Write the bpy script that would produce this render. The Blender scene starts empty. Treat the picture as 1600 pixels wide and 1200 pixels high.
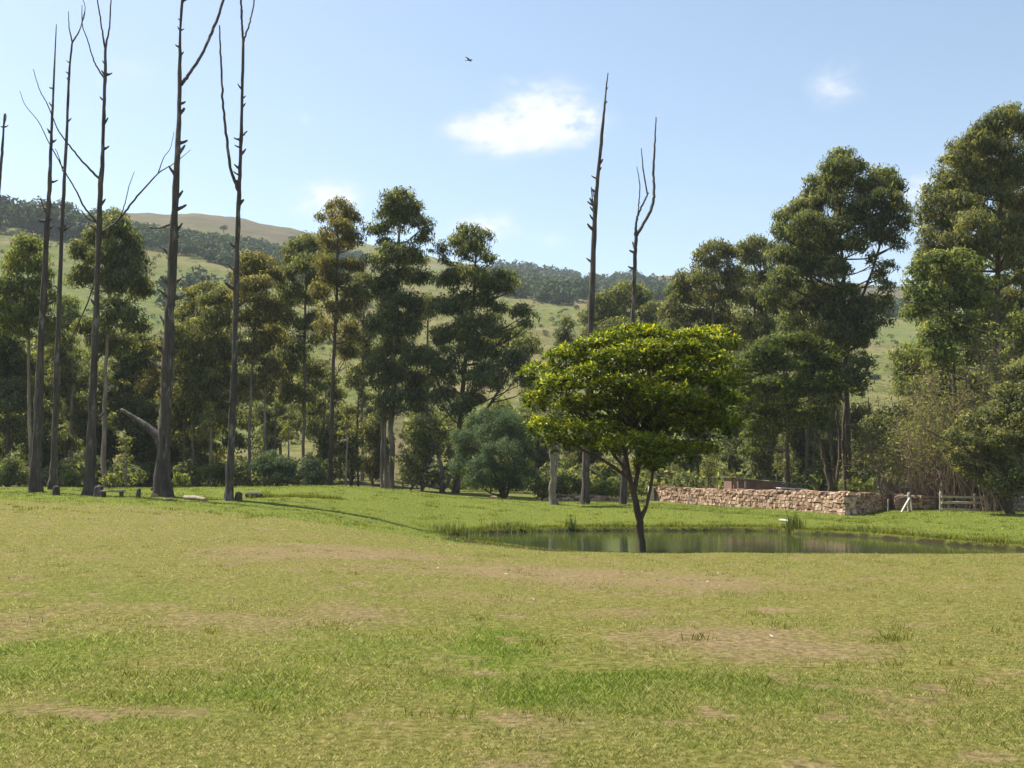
import bpy, math, random
import numpy as np
from mathutils import Vector

S = bpy.context.scene
COL = S.collection
rng = np.random.default_rng(11)
random.seed(11)

# ------------------------------------------------------------------ camera
F = 1716.0                      # focal length in pixels of the 1600 px wide photograph
PITCH = math.atan(135.0 / F)
EYE = 1.6
cam = bpy.data.cameras.new('camera')
cam.sensor_width = 36.0
cam.lens = 36.0 * F / 1600.0
cam.clip_start = 0.1
cam.clip_end = 8000
camo = bpy.data.objects.new('camera', cam)
COL.objects.link(camo)
camo.location = (0, 0, EYE)
camo.rotation_euler = (math.pi / 2 + PITCH, 0, 0)
S.camera = camo

# ------------------------------------------------------------------ light
SUN_EL = math.radians(54)
SUN_AZ = math.atan2(-0.80, 0.58)          # from +Y, clockwise positive
w = bpy.data.worlds.new('World'); S.world = w; w.use_nodes = True
sun = bpy.data.lights.new('sun', 'SUN'); sun.energy = 5.0; sun.angle = math.radians(0.53)
sun.color = (1.0, 0.94, 0.83)
suno = bpy.data.objects.new('sun', sun); COL.objects.link(suno)
sd = Vector((math.sin(SUN_AZ) * math.cos(SUN_EL), math.cos(SUN_AZ) * math.cos(SUN_EL), math.sin(SUN_EL)))
suno.rotation_euler = sd.to_track_quat('Z', 'Y').to_euler()
suno.location = (-30, 20, 60)
S.view_settings.view_transform = 'Standard'
S.view_settings.look = 'None'
S.view_settings.gamma = 1
S.view_settings.use_curve_mapping = False
S.view_settings.exposure = 1.05
S.render.engine = 'CYCLES'
c = S.cycles
c.use_denoising = True
c.max_bounces = 6; c.diffuse_bounces = 3; c.glossy_bounces = 3; c.transmission_bounces = 4
c.transparent_max_bounces = 4; c.volume_bounces = 1
c.sample_clamp_indirect = 6


def cam_dir(px, py):
    u = (px - 800) / F; v = (600 - py) / F
    cp, sp = math.cos(PITCH), math.sin(PITCH)
    return np.array([u, cp - v * sp, sp + v * cp])


def W(px, py, Y):
    """the world point at depth Y seen at pixel (px, py) of the photograph"""
    d = cam_dir(px, py)
    return np.array([Y * d[0] / d[1], Y, EYE + Y * d[2] / d[1]])


def pyz(py, Y):
    return W(800, py, Y)[2]


# world: sky with a few small fair-weather clouds
def build_world():
    nt = w.node_tree; n = nt.nodes; L = nt.links; n.clear()
    out = n.new('ShaderNodeOutputWorld'); bg = n.new('ShaderNodeBackground')
    bg.inputs['Strength'].default_value = 0.114
    sky = n.new('ShaderNodeTexSky'); sky.sky_type = 'NISHITA'; sky.sun_disc = False
    sky.sun_elevation = SUN_EL; sky.sun_rotation = SUN_AZ
    sky.air_density = 1.0; sky.dust_density = 1.8; sky.ozone_density = 1.6; sky.altitude = 900
    geo = n.new('ShaderNodeTexCoord')
    acc = None

    def math_(op, a, b=None, c_=None):
        m = n.new('ShaderNodeMath'); m.operation = op
        for i, v in enumerate((a, b, c_)):
            if v is None: continue
            if isinstance(v, (int, float)): m.inputs[i].default_value = v
            else: L.new(v, m.inputs[i])
        return m.outputs[0]
    # warp the direction a little so that cloud edges are ragged
    nz = n.new('ShaderNodeTexNoise'); nz.inputs['Scale'].default_value = 34; nz.inputs['Detail'].default_value = 8
    nz.inputs['Roughness'].default_value = 0.58
    mp = n.new('ShaderNodeMapping'); mp.inputs['Scale'].default_value = (1, 1, 1.7)
    L.new(geo.outputs['Generated'], mp.inputs['Vector']); L.new(mp.outputs[0], nz.inputs['Vector'])
    nz2 = n.new('ShaderNodeTexNoise'); nz2.inputs['Scale'].default_value = 95; nz2.inputs['Detail'].default_value = 5
    L.new(mp.outputs[0], nz2.inputs['Vector'])
    clouds = [  # px, py, half width, half height, strength, tilt
        (738, 202, 44, 20, 1.0, 0.05), (800, 200, 62, 34, 1.2, 0.25), (862, 178, 58, 42, 1.35, 0.1), (905, 198, 44, 26, 0.9, 0), (790, 222, 40, 16, .8, 0),
        (512, 312, 44, 28, 1.5, 0.1), (762, 357, 48, 22, 1.15, 0.1), (868, 376, 34, 14, 0.6, 0),
        (1303, 132, 40, 32, 0.75, 0.3), (205, 118, 50, 26, 0.5, 0), (1430, 297, 44, 26, 1.0, 0),
        (800, 131, 26, 10, 0.45, 0), (475, 184, 18, 10, 0.5, 0), (215, 190, 40, 10, 0.15, 0), (1600, 240, 70, 22, 0.2, 0)]
    for px, py, hw, hh, st, tilt in clouds:
        d = cam_dir(px, py); d = d / np.linalg.norm(d)
        r = cam_dir(px + 10, py - 10 * tilt); r = r / np.linalg.norm(r) - d; r -= d * r.dot(d); r /= np.linalg.norm(r)
        up = np.cross(r, d)
        vs = []
        for ax, h in ((r, hw), (up, hh)):
            dp = n.new('ShaderNodeVectorMath'); dp.operation = 'DOT_PRODUCT'
            L.new(geo.outputs['Generated'], dp.inputs[0]); dp.inputs[1].default_value = tuple(ax / (h / F))
            vs.append(math_('MULTIPLY', dp.outputs['Value'], dp.outputs['Value']))
        dd = n.new('ShaderNodeVectorMath'); dd.operation = 'DOT_PRODUCT'
        L.new(geo.outputs['Generated'], dd.inputs[0]); dd.inputs[1].default_value = tuple(d)
        front = math_('GREATER_THAN', dd.outputs['Value'], 0.5)
        q = math_('ADD', vs[0], vs[1])
        g = math_('POWER', 2.718, math_('MULTIPLY', q, -0.9))
        g = math_('MULTIPLY', math_('MULTIPLY', g, st), front)
        acc = g if acc is None else math_('ADD', acc, g)
    nn = math_('ADD', math_('MULTIPLY', math_('SUBTRACT', nz.outputs[0], 0.5), 3.0), math_('MULTIPLY', math_('SUBTRACT', nz2.outputs[0], 0.5), 0.8))
    dens = math_('MULTIPLY', acc, math_('ADD', 0.84, nn))
    mr = n.new('ShaderNodeMapRange'); mr.interpolation_type = 'SMOOTHSTEP'
    mr.inputs['From Min'].default_value = 0.04; mr.inputs['From Max'].default_value = 1.5
    mr.inputs['To Max'].default_value = 0.95
    L.new(dens, mr.inputs['Value'])
    mix = n.new('ShaderNodeMix'); mix.data_type = 'RGBA'
    tint = n.new('ShaderNodeMix'); tint.data_type = 'RGBA'; tint.blend_type = 'MULTIPLY'; tint.inputs['Factor'].default_value = 1
    tint.inputs['B'].default_value = (0.94, 0.90, 0.81, 1); L.new(sky.outputs[0], tint.inputs['A'])
    L.new(mr.outputs[0], mix.inputs['Factor']); L.new(tint.outputs['Result'], mix.inputs['A'])
    mix.inputs['B'].default_value = (4.35, 4.5, 4.7, 1)
    L.new(mix.outputs['Result'], bg.inputs['Color']); L.new(bg.outputs[0], out.inputs[0])


build_world()


# ------------------------------------------------------------------ helpers
def tag(o, label=None, cat=None, group=None, kind=None):
    if label: o['label'] = label
    if cat: o['category'] = cat
    if group: o['group'] = group
    if kind: o['kind'] = kind
    return o


def hash2(ix, iy, s=0):
    h = (ix.astype(np.int64) * 374761393 + iy.astype(np.int64) * 668265263 + s * 1442695041) & 0xffffffff
    h = ((h ^ (h >> 13)) * 1274126177) & 0xffffffff
    return ((h ^ (h >> 16)) & 0xffffff) / float(0xffffff)


def vnoise(x, y, s=0):
    x = np.asarray(x, float); y = np.asarray(y, float)
    ix = np.floor(x); iy = np.floor(y); fx = x - ix; fy = y - iy
    fx = fx * fx * (3 - 2 * fx); fy = fy * fy * (3 - 2 * fy)
    a = hash2(ix, iy, s); b = hash2(ix + 1, iy, s); c_ = hash2(ix, iy + 1, s); d = hash2(ix + 1, iy + 1, s)
    return (a * (1 - fx) + b * fx) * (1 - fy) + (c_ * (1 - fx) + d * fx) * fy


def fbm(x, y, s=0, o=4):
    t = 0; a = 0.5; n_ = 0
    for k in range(o):
        t = t + a * vnoise(x * 2 ** k, y * 2 ** k, s + k * 17); n_ += a; a *= 0.5
    return t / n_


class MB:
    def __init__(self):
        self.v = []; self.f = []; self.sz = []; self.n = 0; self.att = {}; self.sm = []

    def add(self, v, f, att=None, smooth=False):
        v = np.asarray(v, float).reshape(-1, 3); f = np.asarray(f, int)
        self.v.append(v); self.f.append((f + self.n).ravel()); self.sz.append(np.full(f.shape[0], f.shape[1]))
        self.sm.append(np.full(f.shape[0], smooth))
        self.n += len(v)
        if att:
            for k, a in att.items(): self.att.setdefault(k, []).append(np.asarray(a, float))

    def build(self, name, mat, parent=None, loc=None):
        me = bpy.data.meshes.new(name)
        v = np.concatenate(self.v); f = np.concatenate(self.f); sz = np.concatenate(self.sz)
        if loc is not None: v = v - np.asarray(loc)
        me.vertices.add(len(v)); me.vertices.foreach_set('co', v.astype(np.float32).ravel())
        me.loops.add(len(f)); me.loops.foreach_set('vertex_index', f.astype(np.int32))
        me.polygons.add(len(sz))
        me.polygons.foreach_set('loop_start', np.concatenate([[0], np.cumsum(sz)[:-1]]).astype(np.int32))
        me.polygons.foreach_set('use_smooth', np.concatenate(self.sm).astype(bool))
        for k, a in self.att.items():
            at = me.attributes.new(k, 'FLOAT', 'POINT'); at.data.foreach_set('value', np.concatenate(a).astype(np.float32))
        me.update(calc_edges=True); me.validate()
        me.materials.append(mat)
        o = bpy.data.objects.new(name, me); COL.objects.link(o)
        if parent is not None: o.parent = parent
        if loc is not None and parent is None: o.location = loc
        return o


def empty(name, loc, label, cat, group=None):
    o = bpy.data.objects.new(name, None); COL.objects.link(o); o.location = tuple(loc)
    o.empty_display_size = 0.3
    return tag(o, label, cat, group)


def smooth_path(pts, rad, n):
    """Catmull-Rom through pts"""
    P = np.asarray(pts, float); R = np.asarray(rad, float)
    if len(P) == 2:
        t = np.linspace(0, 1, n)[:, None]
        return P[0] * (1 - t) + P[1] * t, R[0] * (1 - t[:, 0]) + R[1] * t[:, 0]
    Q = np.vstack([2 * P[0] - P[1], P, 2 * P[-1] - P[-2]])
    k = len(P) - 1; out = []; ro = []
    for t in np.linspace(0, k - 1e-6, n):
        i = int(t); u = t - i
        a, b, c_, d = Q[i], Q[i + 1], Q[i + 2], Q[i + 3]
        out.append(0.5 * ((2 * b) + (c_ - a) * u + (2 * a - 5 * b + 4 * c_ - d) * u * u + (3 * b - a - 3 * c_ + d) * u ** 3))
        ro.append(R[i] * (1 - u) + R[i + 1] * u)
    return np.array(out), np.array(ro)


def tube(mb, P, R, ns=7, rough=0.0, flare=None):
    P = np.asarray(P, float); R = np.asarray(R, float); n_ = len(P)
    T = np.gradient(P, axis=0); T /= np.linalg.norm(T, axis=1)[:, None] + 1e-9
    ref = np.array([0.9, 0.35, 0.1]) if abs(T[0][2]) > 0.6 else np.array([0, 0.1, 1.0])
    A = np.cross(T, ref); A /= np.linalg.norm(A, axis=1)[:, None] + 1e-9
    B = np.cross(T, A)
    ang = np.linspace(0, 2 * math.pi, ns, endpoint=False)
    rr = R[:, None] * (1 + rough * (rng.random((n_, ns)) - 0.5) * 2)
    if flare is not None:
        rr = rr * flare(np.arange(n_) / (n_ - 1), ang)
    V = P[:, None, :] + rr[..., None] * (np.cos(ang)[None, :, None] * A[:, None, :] + np.sin(ang)[None, :, None] * B[:, None, :])
    V = V.reshape(-1, 3)
    i = np.arange(n_ - 1)[:, None] * ns; j = np.arange(ns)[None, :]; j2 = (j + 1) % ns
    Fq = np.stack([i + j, i + j2, i + ns + j2, i + ns + j], -1).reshape(-1, 4)
    mb.add(V, Fq, smooth=True)
    tip = P[-1] + T[-1] * R[-1] * 0.5
    k = (n_ - 1) * ns
    m = mb.n - len(V)
    mb.add([tip], np.zeros((0, 3), int))
    tri = np.array([[m + k + a, m + k + (a + 1) % ns, mb.n - 1] for a in range(ns)]) - 0
    mb.f.append(tri.ravel()); mb.sz.append(np.full(ns, 3)); mb.sm.append(np.full(ns, True))


def leaf_mesh(mb, P, Nn, half, ratio, v, tdir=None, fold=0.0):
    """rhombic leaves: P centres, Nn normals, half length"""
    n_ = len(P)
    t = rng.normal(size=(n_, 3)) if tdir is None else tdir + 0.35 * rng.normal(size=(n_, 3))
    t -= Nn * (t * Nn).sum(1)[:, None]; t /= np.linalg.norm(t, axis=1)[:, None] + 1e-9
    b = np.cross(Nn, t)
    h = np.broadcast_to(half, (n_,))[:, None]
    V = np.stack([P - t * h, P + b * h * ratio - t * h * 0.1 + Nn * h * fold, P + t * h, P - b * h * ratio - t * h * 0.1 + Nn * h * fold], 1).reshape(-1, 3)
    if not fold:
        V = np.stack([P - t * h + b * h * ratio, P + t * h, P - t * h - b * h * ratio], 1).reshape(-1, 3)
        mb.add(V, np.arange(n_ * 3).reshape(-1, 3), {'v': np.repeat(v, 3)}); return
    if fold:
        i = np.arange(n_)[:, None] * 4
        f = np.concatenate([i + np.array([[0, 1, 2]]), i + np.array([[0, 2, 3]])])
    else:
        f = np.arange(n_ * 4).reshape(-1, 4)
    mb.add(V, f, {'v': np.repeat(v, 4)})


def unit(n_):
    d = rng.normal(size=(n_, 3)); return d / np.linalg.norm(d, axis=1)[:, None]


# ------------------------------------------------------------------ materials
def new_mat(name):
    m = bpy.data.materials.new(name); m.use_nodes = True
    nt = m.node_tree; b = nt.nodes['Principled BSDF']
    b.inputs['Specular IOR Level'].default_value = 0.3
    return m, nt, b


def ramp(nt, src, stops):
    r = nt.nodes.new('ShaderNodeValToRGB'); e = r.color_ramp.elements
    while len(e) < len(stops): e.new(0.5)
    for i, (p, col) in enumerate(stops):
        e[i].position = p; e[i].color = (*col, 1)
    nt.links.new(src, r.inputs[0]); return r.outputs[0]


def noise(nt, scale, detail=4, vec=None, rough=0.55):
    t = nt.nodes.new('ShaderNodeTexNoise'); t.inputs['Scale'].default_value = scale; t.inputs['Detail'].default_value = detail
    t.inputs['Roughness'].default_value = rough
    if vec is not None: nt.links.new(vec, t.inputs['Vector'])
    return t.outputs[0]


def pos(nt, scale=(1, 1, 1)):
    g = nt.nodes.new('ShaderNodeNewGeometry'); m = nt.nodes.new('ShaderNodeMapping')
    m.inputs['Scale'].default_value = scale; nt.links.new(g.outputs['Position'], m.inputs['Vector']); return m.outputs[0]


def attr(nt, name):
    a = nt.nodes.new('ShaderNodeAttribute'); a.attribute_name = name; return a.outputs['Fac']


def mixc(nt, f, a, b, mode='MIX'):
    m = nt.nodes.new('ShaderNodeMix'); m.data_type = 'RGBA'; m.blend_type = mode
    for key, v in (('Factor', f), ('A', a), ('B', b)):
        if isinstance(v, (int, float)): m.inputs[key].default_value = v
        elif isinstance(v, tuple): m.inputs[key].default_value = (*v, 1)
        else: nt.links.new(v, m.inputs[key])
    return m.outputs['Result']


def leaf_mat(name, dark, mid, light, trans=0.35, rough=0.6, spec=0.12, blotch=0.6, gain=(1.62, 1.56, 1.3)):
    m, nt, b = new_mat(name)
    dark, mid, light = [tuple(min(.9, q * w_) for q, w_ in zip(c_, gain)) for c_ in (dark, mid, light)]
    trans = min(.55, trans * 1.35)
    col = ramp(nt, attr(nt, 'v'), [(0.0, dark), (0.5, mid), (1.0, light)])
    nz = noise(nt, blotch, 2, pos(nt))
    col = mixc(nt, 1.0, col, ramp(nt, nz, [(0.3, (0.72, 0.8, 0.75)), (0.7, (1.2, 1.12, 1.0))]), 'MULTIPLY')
    nt.links.new(col, b.inputs['Base Color'])
    b.inputs['Roughness'].default_value = rough; b.inputs['Specular IOR Level'].default_value = spec
    tr = nt.nodes.new('ShaderNodeBsdfTranslucent')
    tc = mixc(nt, 1.0, col, (1.35, 1.25, 0.5), 'MULTIPLY'); nt.links.new(tc, tr.inputs['Color'])
    mx = nt.nodes.new('ShaderNodeMixShader'); mx.inputs[0].default_value = trans
    nt.links.new(b.outputs[0], mx.inputs[1]); nt.links.new(tr.outputs[0], mx.inputs[2])
    nt.links.new(mx.outputs[0], nt.nodes['Material Output'].inputs[0])
    return m


def bark_mat(name, c1, c2, c3, scale=3.0, pale=None):
    m, nt, b = new_mat(name)
    nz = noise(nt, scale, 6, pos(nt, (2.2, 2.2, 0.28)), 0.65)
    nz2 = noise(nt, 0.8, 3, pos(nt, (1, 1, 0.7)))
    col = ramp(nt, nz, [(0.3, c1), (0.52, c2), (0.75, c3)])
    col = mixc(nt, 1.0, col, ramp(nt, nz2, [(0.3, (0.7, 0.7, 0.72)), (0.7, (1.2, 1.15, 1.1))]), 'MULTIPLY')
    nt.links.new(col, b.inputs['Base Color']); b.inputs['Roughness'].default_value = 0.9
    if pale:
        pz = noise(nt, 1.7, 5, pos(nt, (1.6, 1.6, 0.45)), 0.7)
        col = mixc(nt, ramp(nt, pz, [(0.56, (0, 0, 0)), (0.62, (1, 1, 1))]), col, pale)
        nt.links.new(col, b.inputs['Base Color'])
    bp = nt.nodes.new('ShaderNodeBump'); bp.inputs['Strength'].default_value = 0.8; bp.inputs['Distance'].default_value = 0.05
    nt.links.new(nz, bp.inputs['Height']); nt.links.new(bp.outputs[0], b.inputs['Normal'])
    return m


def plain_mat(name, c1, c2, scale=4, rough=0.8, stretch=(1, 1, 1)):
    m, nt, b = new_mat(name)
    nz = noise(nt, scale, 5, pos(nt, stretch), 0.6)
    nt.links.new(ramp(nt, nz, [(0.3, c1), (0.7, c2)]), b.inputs['Base Color'])
    b.inputs['Roughness'].default_value = rough
    bp = nt.nodes.new('ShaderNodeBump'); bp.inputs['Strength'].default_value = 0.5; bp.inputs['Distance'].default_value = 0.02
    nt.links.new(nz, bp.inputs['Height']); nt.links.new(bp.outputs[0], b.inputs['Normal'])
    return m


M = {
    'dead': bark_mat('dead_bark', (0.032, 0.026, 0.023), (0.072, 0.058, 0.050), (0.15, 0.125, 0.108), 3.0, (0.17, 0.15, 0.132)),
    'euc_bark': bark_mat('eucalyptus_bark', (0.10, 0.08, 0.06), (0.22, 0.18, 0.14), (0.42, 0.36, 0.29), 2.0),
    'brown_bark': bark_mat('brown_bark', (0.04, 0.03, 0.022), (0.085, 0.062, 0.045), (0.15, 0.11, 0.08), 2.5),
    'twig': bark_mat('twig_bark', (0.17, 0.12, 0.09), (0.3, 0.22, 0.16), (0.42, 0.32, 0.24), 2.5),
    'euc': leaf_mat('eucalyptus_leaf', (0.06, 0.08, 0.036), (0.145, 0.17, 0.078), (0.33, 0.345, 0.175), .42, gain=(1, 1, 1)),
    'euc_dark': leaf_mat('dark_eucalyptus_leaf', (0.055, 0.076, 0.038), (0.138, 0.166, 0.083), (0.30, 0.32, 0.17), .42, gain=(1, 1, 1)),
    'bronze': leaf_mat('bronze_leaf', (0.07, 0.08, 0.038), (0.175, 0.17, 0.08), (0.38, 0.325, 0.165), .42, gain=(1, 1, 1)),
    'olive': leaf_mat('olive_leaf', (0.065, 0.08, 0.038), (0.165, 0.18, 0.08), (0.36, 0.365, 0.17), .38, gain=(1, 1, 1)),
    'light': leaf_mat('light_green_leaf', (0.065, 0.09, 0.028), (0.165, 0.2, 0.065), (0.35, 0.38, 0.15), .4, gain=(1, 1, 1)),
    'broad': leaf_mat('broadleaf', (0.03, 0.05, 0.013), (0.09, 0.12, 0.027), (0.21, 0.24, 0.055), .34, gain=(1, 1, 1)),
    'blue': leaf_mat('bluegreen_leaf', (0.04, 0.068, 0.046), (0.095, 0.145, 0.09), (0.19, 0.255, 0.155), .3, gain=(1, 1, 1)),
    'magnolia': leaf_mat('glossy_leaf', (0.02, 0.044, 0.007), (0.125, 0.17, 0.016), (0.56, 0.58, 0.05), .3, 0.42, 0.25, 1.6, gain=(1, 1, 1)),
    'far': leaf_mat('far_pine_leaf', (0.02, 0.038, 0.022), (0.042, 0.068, 0.038), (0.075, 0.11, 0.058), 0.15, 0.7, 0.1, 0.05, (1.1, 1.1, 1.0)),
    'scrub': leaf_mat('scrub_leaf', (0.035, 0.05, 0.018), (0.08, 0.095, 0.035), (0.14, 0.15, 0.06), 0.25, 0.7, 0.1, 0.1, (.9, .9, .8)),
    'dry_leaf': leaf_mat('dry_leaf', (0.07, 0.055, 0.03), (0.13, 0.11, 0.05), (0.2, 0.18, 0.08), 0.25),
    'stone': None,
    'wood': plain_mat('weathered_wood', (0.16, 0.13, 0.10), (0.36, 0.30, 0.24), 5, 0.85, (1, 1, 3)),
    'pale_wood': plain_mat('pale_wood', (0.36, 0.30, 0.22), (0.6, 0.52, 0.40), 5, 0.8),
    'white': plain_mat('pale_board', (0.55, 0.54, 0.50), (0.7, 0.68, 0.63), 4, 0.6),
    'mud': plain_mat('mud_plaster', (0.12, 0.075, 0.055), (0.24, 0.15, 0.115), 2, 0.95),
    'tin': plain_mat('rusty_sheet', (0.26, 0.19, 0.15), (0.5, 0.43, 0.38), 1.6, 0.6),
    'bird': plain_mat('dark_feather', (0.03, 0.026, 0.024), (0.06, 0.05, 0.045), 20, 0.7),
}


def stone_mat():
    m, nt, b = new_mat('field_stone')
    oi = nt.nodes.new('ShaderNodeObjectInfo')
    a = attr(nt, 'v')
    s = nt.nodes.new('ShaderNodeMath'); s.operation = 'ADD'; nt.links.new(a, s.inputs[0]); nt.links.new(oi.outputs['Random'], s.inputs[1])
    fr = nt.nodes.new('ShaderNodeMath'); fr.operation = 'FRACT'; nt.links.new(s.outputs[0], fr.inputs[0])
    col = ramp(nt, fr.outputs[0], [(0.0, (0.19, 0.115, 0.075)), (0.35, (0.40, 0.27, 0.19)), (0.7, (0.56, 0.41, 0.30)), (1.0, (0.32, 0.22, 0.155))])
    nz = noise(nt, 6, 5, pos(nt))
    col = mixc(nt, 1.0, col, ramp(nt, nz, [(0.3, (0.6, 0.6, 0.6)), (0.7, (1.2, 1.15, 1.1))]), 'MULTIPLY')
    nt.links.new(col, b.inputs['Base Color']); b.inputs['Roughness'].default_value = 0.95
    return m


M['stone'] = stone_mat()
M['mortar'] = plain_mat('wall_core', (0.05, 0.038, 0.028), (0.12, 0.09, 0.065), 6, 1.0)

# ------------------------------------------------------------------ terrain
COLS = np.array([-300, 100, 300, 500, 620, 700, 850, 1000, 1150, 1325, 1450, 1600, 1900], float)
near = {  # depth: heights at COLS
    0.5: [0.0] * 13,
    6: [0.0] * 13,
    15: [.03, .03, .02, 0, -.04, -.07, -.1, -.11, -.12, -.12, -.12, -.11, -.1],
    22: [.06, .05, .05, -.03, -.13, -.21, -.26, -.28, -.285, -.285, -.285, -.285, -.28],
    27: [.12, .11, .08, -.08, -.25, -.36, -.41, -.43, -.435, -.44, -.44, -.45, -.45],
    29.5: [.13, .12, .09, -.09, -.28, -.43, -.55, -.60, -.61, -.62, -.63, -.63, -.6],
    33: [.16, .14, .09, -.11, -.40, -.64, -.80, -.86, -.85, -.86, -.86, -.87, -.85],
    38: [.22, .2, .12, -.12, -.50, -.80, -.86, -.86, -.86, -.86, -.82, -.76, -.7],
    42: [.3, .27, .17, -.05, -.46, -.80, -.86, -.86, -.86, -.86, -.76, -.70, -.6],
    46: [.4, .35, .25, .12, -.2, -.52, -.82, -.82, -.84, -.78, -.68, -.66, -.6],
    50: [.45, .45, .34, .38, .12, -.25, -.48, -.52, -.62, -.70, -.62, -.60, -.55],
    55: [.55, .55, .5, .72, .45, .04, -.20, -.22, -.42, -.60, -.56, -.52, -.5],
    60: [.6, .6, .62, .76, .55, .12, -.13, -.2, -.5, -.58, -.54, -.5, -.5],
    70: [.5, .5, .5, .5, .4, .1, -.2, -.45, -.6, -.5, -.5, -.5, -.4],
    82: [.4, .4, .3, .25, .2, .1, 0, -.3, -.3, -.3, -.3, -.3, -.2],
}
C2 = np.array([-300, 0, 200, 350, 480, 620, 780, 900, 1060, 1200, 1400, 1600, 1900], float)
far = {  # depth: picture heights the slope reaches at C2
    105: [735, 737, 738, 738, 738, 738, 740, 742, 744, 745, 745, 745, 745],
    135: [690, 694, 698, 700, 700, 700, 705, 712, 716, 718, 718, 718, 718],
    200: [560, 570, 580, 590, 595, 600, 610, 625, 635, 640, 645, 645, 645],
    300: [440, 450, 470, 490, 500, 505, 520, 530, 540, 545, 555, 560, 560],
    410: [348, 356, 378, 408, 432, 442, 462, 472, 482, 488, 502, 506, 506],
    560: [345, 350, 364, 386, 412, 430, 452, 464, 470, 476, 492, 496, 496],
    740: [343, 345, 345, 360, 385, 412, 440, 452, 448, 452, 470, 475, 475],
    950: [346, 343, 334, 342, 364, 394, 424, 441, 430, 430, 450, 455, 455],
    1250: [400, 400, 390, 395, 410, 430, 445, 455, 445, 450, 465, 470, 470],
    2600: [560, 560, 560, 560, 560, 560, 560, 560, 560, 560, 560, 560, 560],
}
DS = np.array(sorted(list(near) + list(far)), float)
CX = np.linspace(-300, 1900, 400)
Zt = []
for d_ in DS:
    if d_ in near: Zt.append(np.interp(CX, COLS, near[d_]))
    else: Zt.append(np.interp(CX, C2, [pyz(p, d_) for p in far[d_]]))
Zt = np.array(Zt)
k = np.exp(-np.linspace(-2, 2, 21) ** 2); k /= k.sum()
pad = np.pad(Zt, ((0, 0), (10, 10)), 'edge')
Zt = np.array([np.convolve(r, k, 'valid') for r in pad])
# monotone cubic along log depth
LD = np.log(DS); LX = np.linspace(LD[0], LD[-1], 900)
h = np.diff(LD)[:, None]; dl = np.diff(Zt, axis=0) / h
m_ = np.zeros_like(Zt); m_[1:-1] = np.where(dl[:-1] * dl[1:] > 0, 2 * dl[:-1] * dl[1:] / (dl[:-1] + dl[1:] + 1e-12), 0); m_[0] = dl[0]; m_[-1] = dl[-1]
ii = np.clip(np.searchsorted(LD, LX) - 1, 0, len(LD) - 2); tt = ((LX - LD[ii]) / h[ii, 0])[:, None]; hh = h[ii]
ZG = (2 * tt ** 3 - 3 * tt ** 2 + 1) * Zt[ii] + (tt ** 3 - 2 * tt ** 2 + tt) * hh * m_[ii] + (-2 * tt ** 3 + 3 * tt ** 2) * Zt[ii + 1] + (tt ** 3 - tt ** 2) * hh * m_[ii + 1]

WATER_Z = -0.90
PX_P = [690, 730, 760, 850, 900, 1100, 1200, 1240, 1330, 1400, 1480, 1600, 1720]
DF_P = [41.4, 43.0, 44.0, 45.2, 45.6, 45.8, 45.6, 43.8, 42.4, 40.2, 37.4, 34.6, 32.0]
DN_P = [41.4, 39.5, 37.6, 34.0, 33.0, 31.6, 31.4, 31.4, 31.3, 31.3, 31.2, 31.3, 32.0]


def pd(x, y):
    a = np.arctan2(x, y); lim = math.radians(33)
    ac = np.clip(a, -lim, lim); r = np.hypot(x, y)
    D = r * np.cos(ac)
    return 800 + F * np.tan(ac), np.maximum(D, 0.51), a


def ground(x, y, fine=True):
    x = np.atleast_1d(np.asarray(x, float)); y = np.atleast_1d(np.asarray(y, float))
    px, D, a = pd(x, y)
    fi = np.clip((np.log(D) - LX[0]) / (LX[1] - LX[0]), 0, len(LX) - 1.001); fj = np.clip((px - CX[0]) / (CX[1] - CX[0]), 0, len(CX) - 1.001)
    i = fi.astype(int); j = fj.astype(int); u = fi - i; v = fj - j
    z = (ZG[i, j] * (1 - u) + ZG[i + 1, j] * u) * (1 - v) + (ZG[i, j + 1] * (1 - u) + ZG[i + 1, j + 1] * u) * v
    back = np.clip((np.abs(a) - math.radians(50)) / math.radians(50), 0, 1); z = z * (1 - back * back * (3 - 2 * back))
    # gentle unevenness
    amp = np.clip((D - 8) / 40, 0, 1) * 0.10
    z = z + (fbm(x * 0.35, y * 0.35, 3) - 0.5) * (0.04 + amp)
    z = z + np.where(D > 90, (fbm(x * 0.03, y * 0.03, 9) - 0.5) * np.clip((D - 90) / 200, 0, 1) * 7, 0)
    if fine: z = z + (fbm(x * 3.1, y * 3.1, 5) - 0.5) * 0.03
    # pond
    nd = (fbm(x * 0.5, y * 0.5, 21) - 0.5) * 1.1 + (vnoise(x * 2.5, y * 2.5, 22) - 0.5) * 0.35
    dn = np.interp(px, PX_P, DN_P, left=50, right=50); df = np.interp(px, PX_P, DF_P, left=30, right=30)
    s = np.minimum(D - dn, df - D) + nd * 0.8 * np.clip((df - dn) / 6, 0, 1)
    wet = (px > 688) & (px < 1722) & (D < 48) & (D > 28)
    hp = np.where(df - D < D - dn, .16, .05)
    lip = np.clip(s / 0.3, 0, 1); lip = lip * lip * (3 - 2 * lip)
    zi = WATER_Z - 0.04 - np.clip(s, 0, 3) * 0.22
    z = np.where(wet & (s > 0), np.maximum(z, WATER_Z + hp) * (1 - lip) + zi * lip, np.where(px > 640, np.maximum(z, WATER_Z + hp * np.clip((px - 640) / 40, 0, 1)), z))
    return z


def gz(x, y):
    return float(ground(x, y, False)[0])


def G(px, D):
    """ground point at depth D below pixel column px"""
    x = (px - 800) / F * D
    return np.array([x, D, gz(x, D)])


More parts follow.
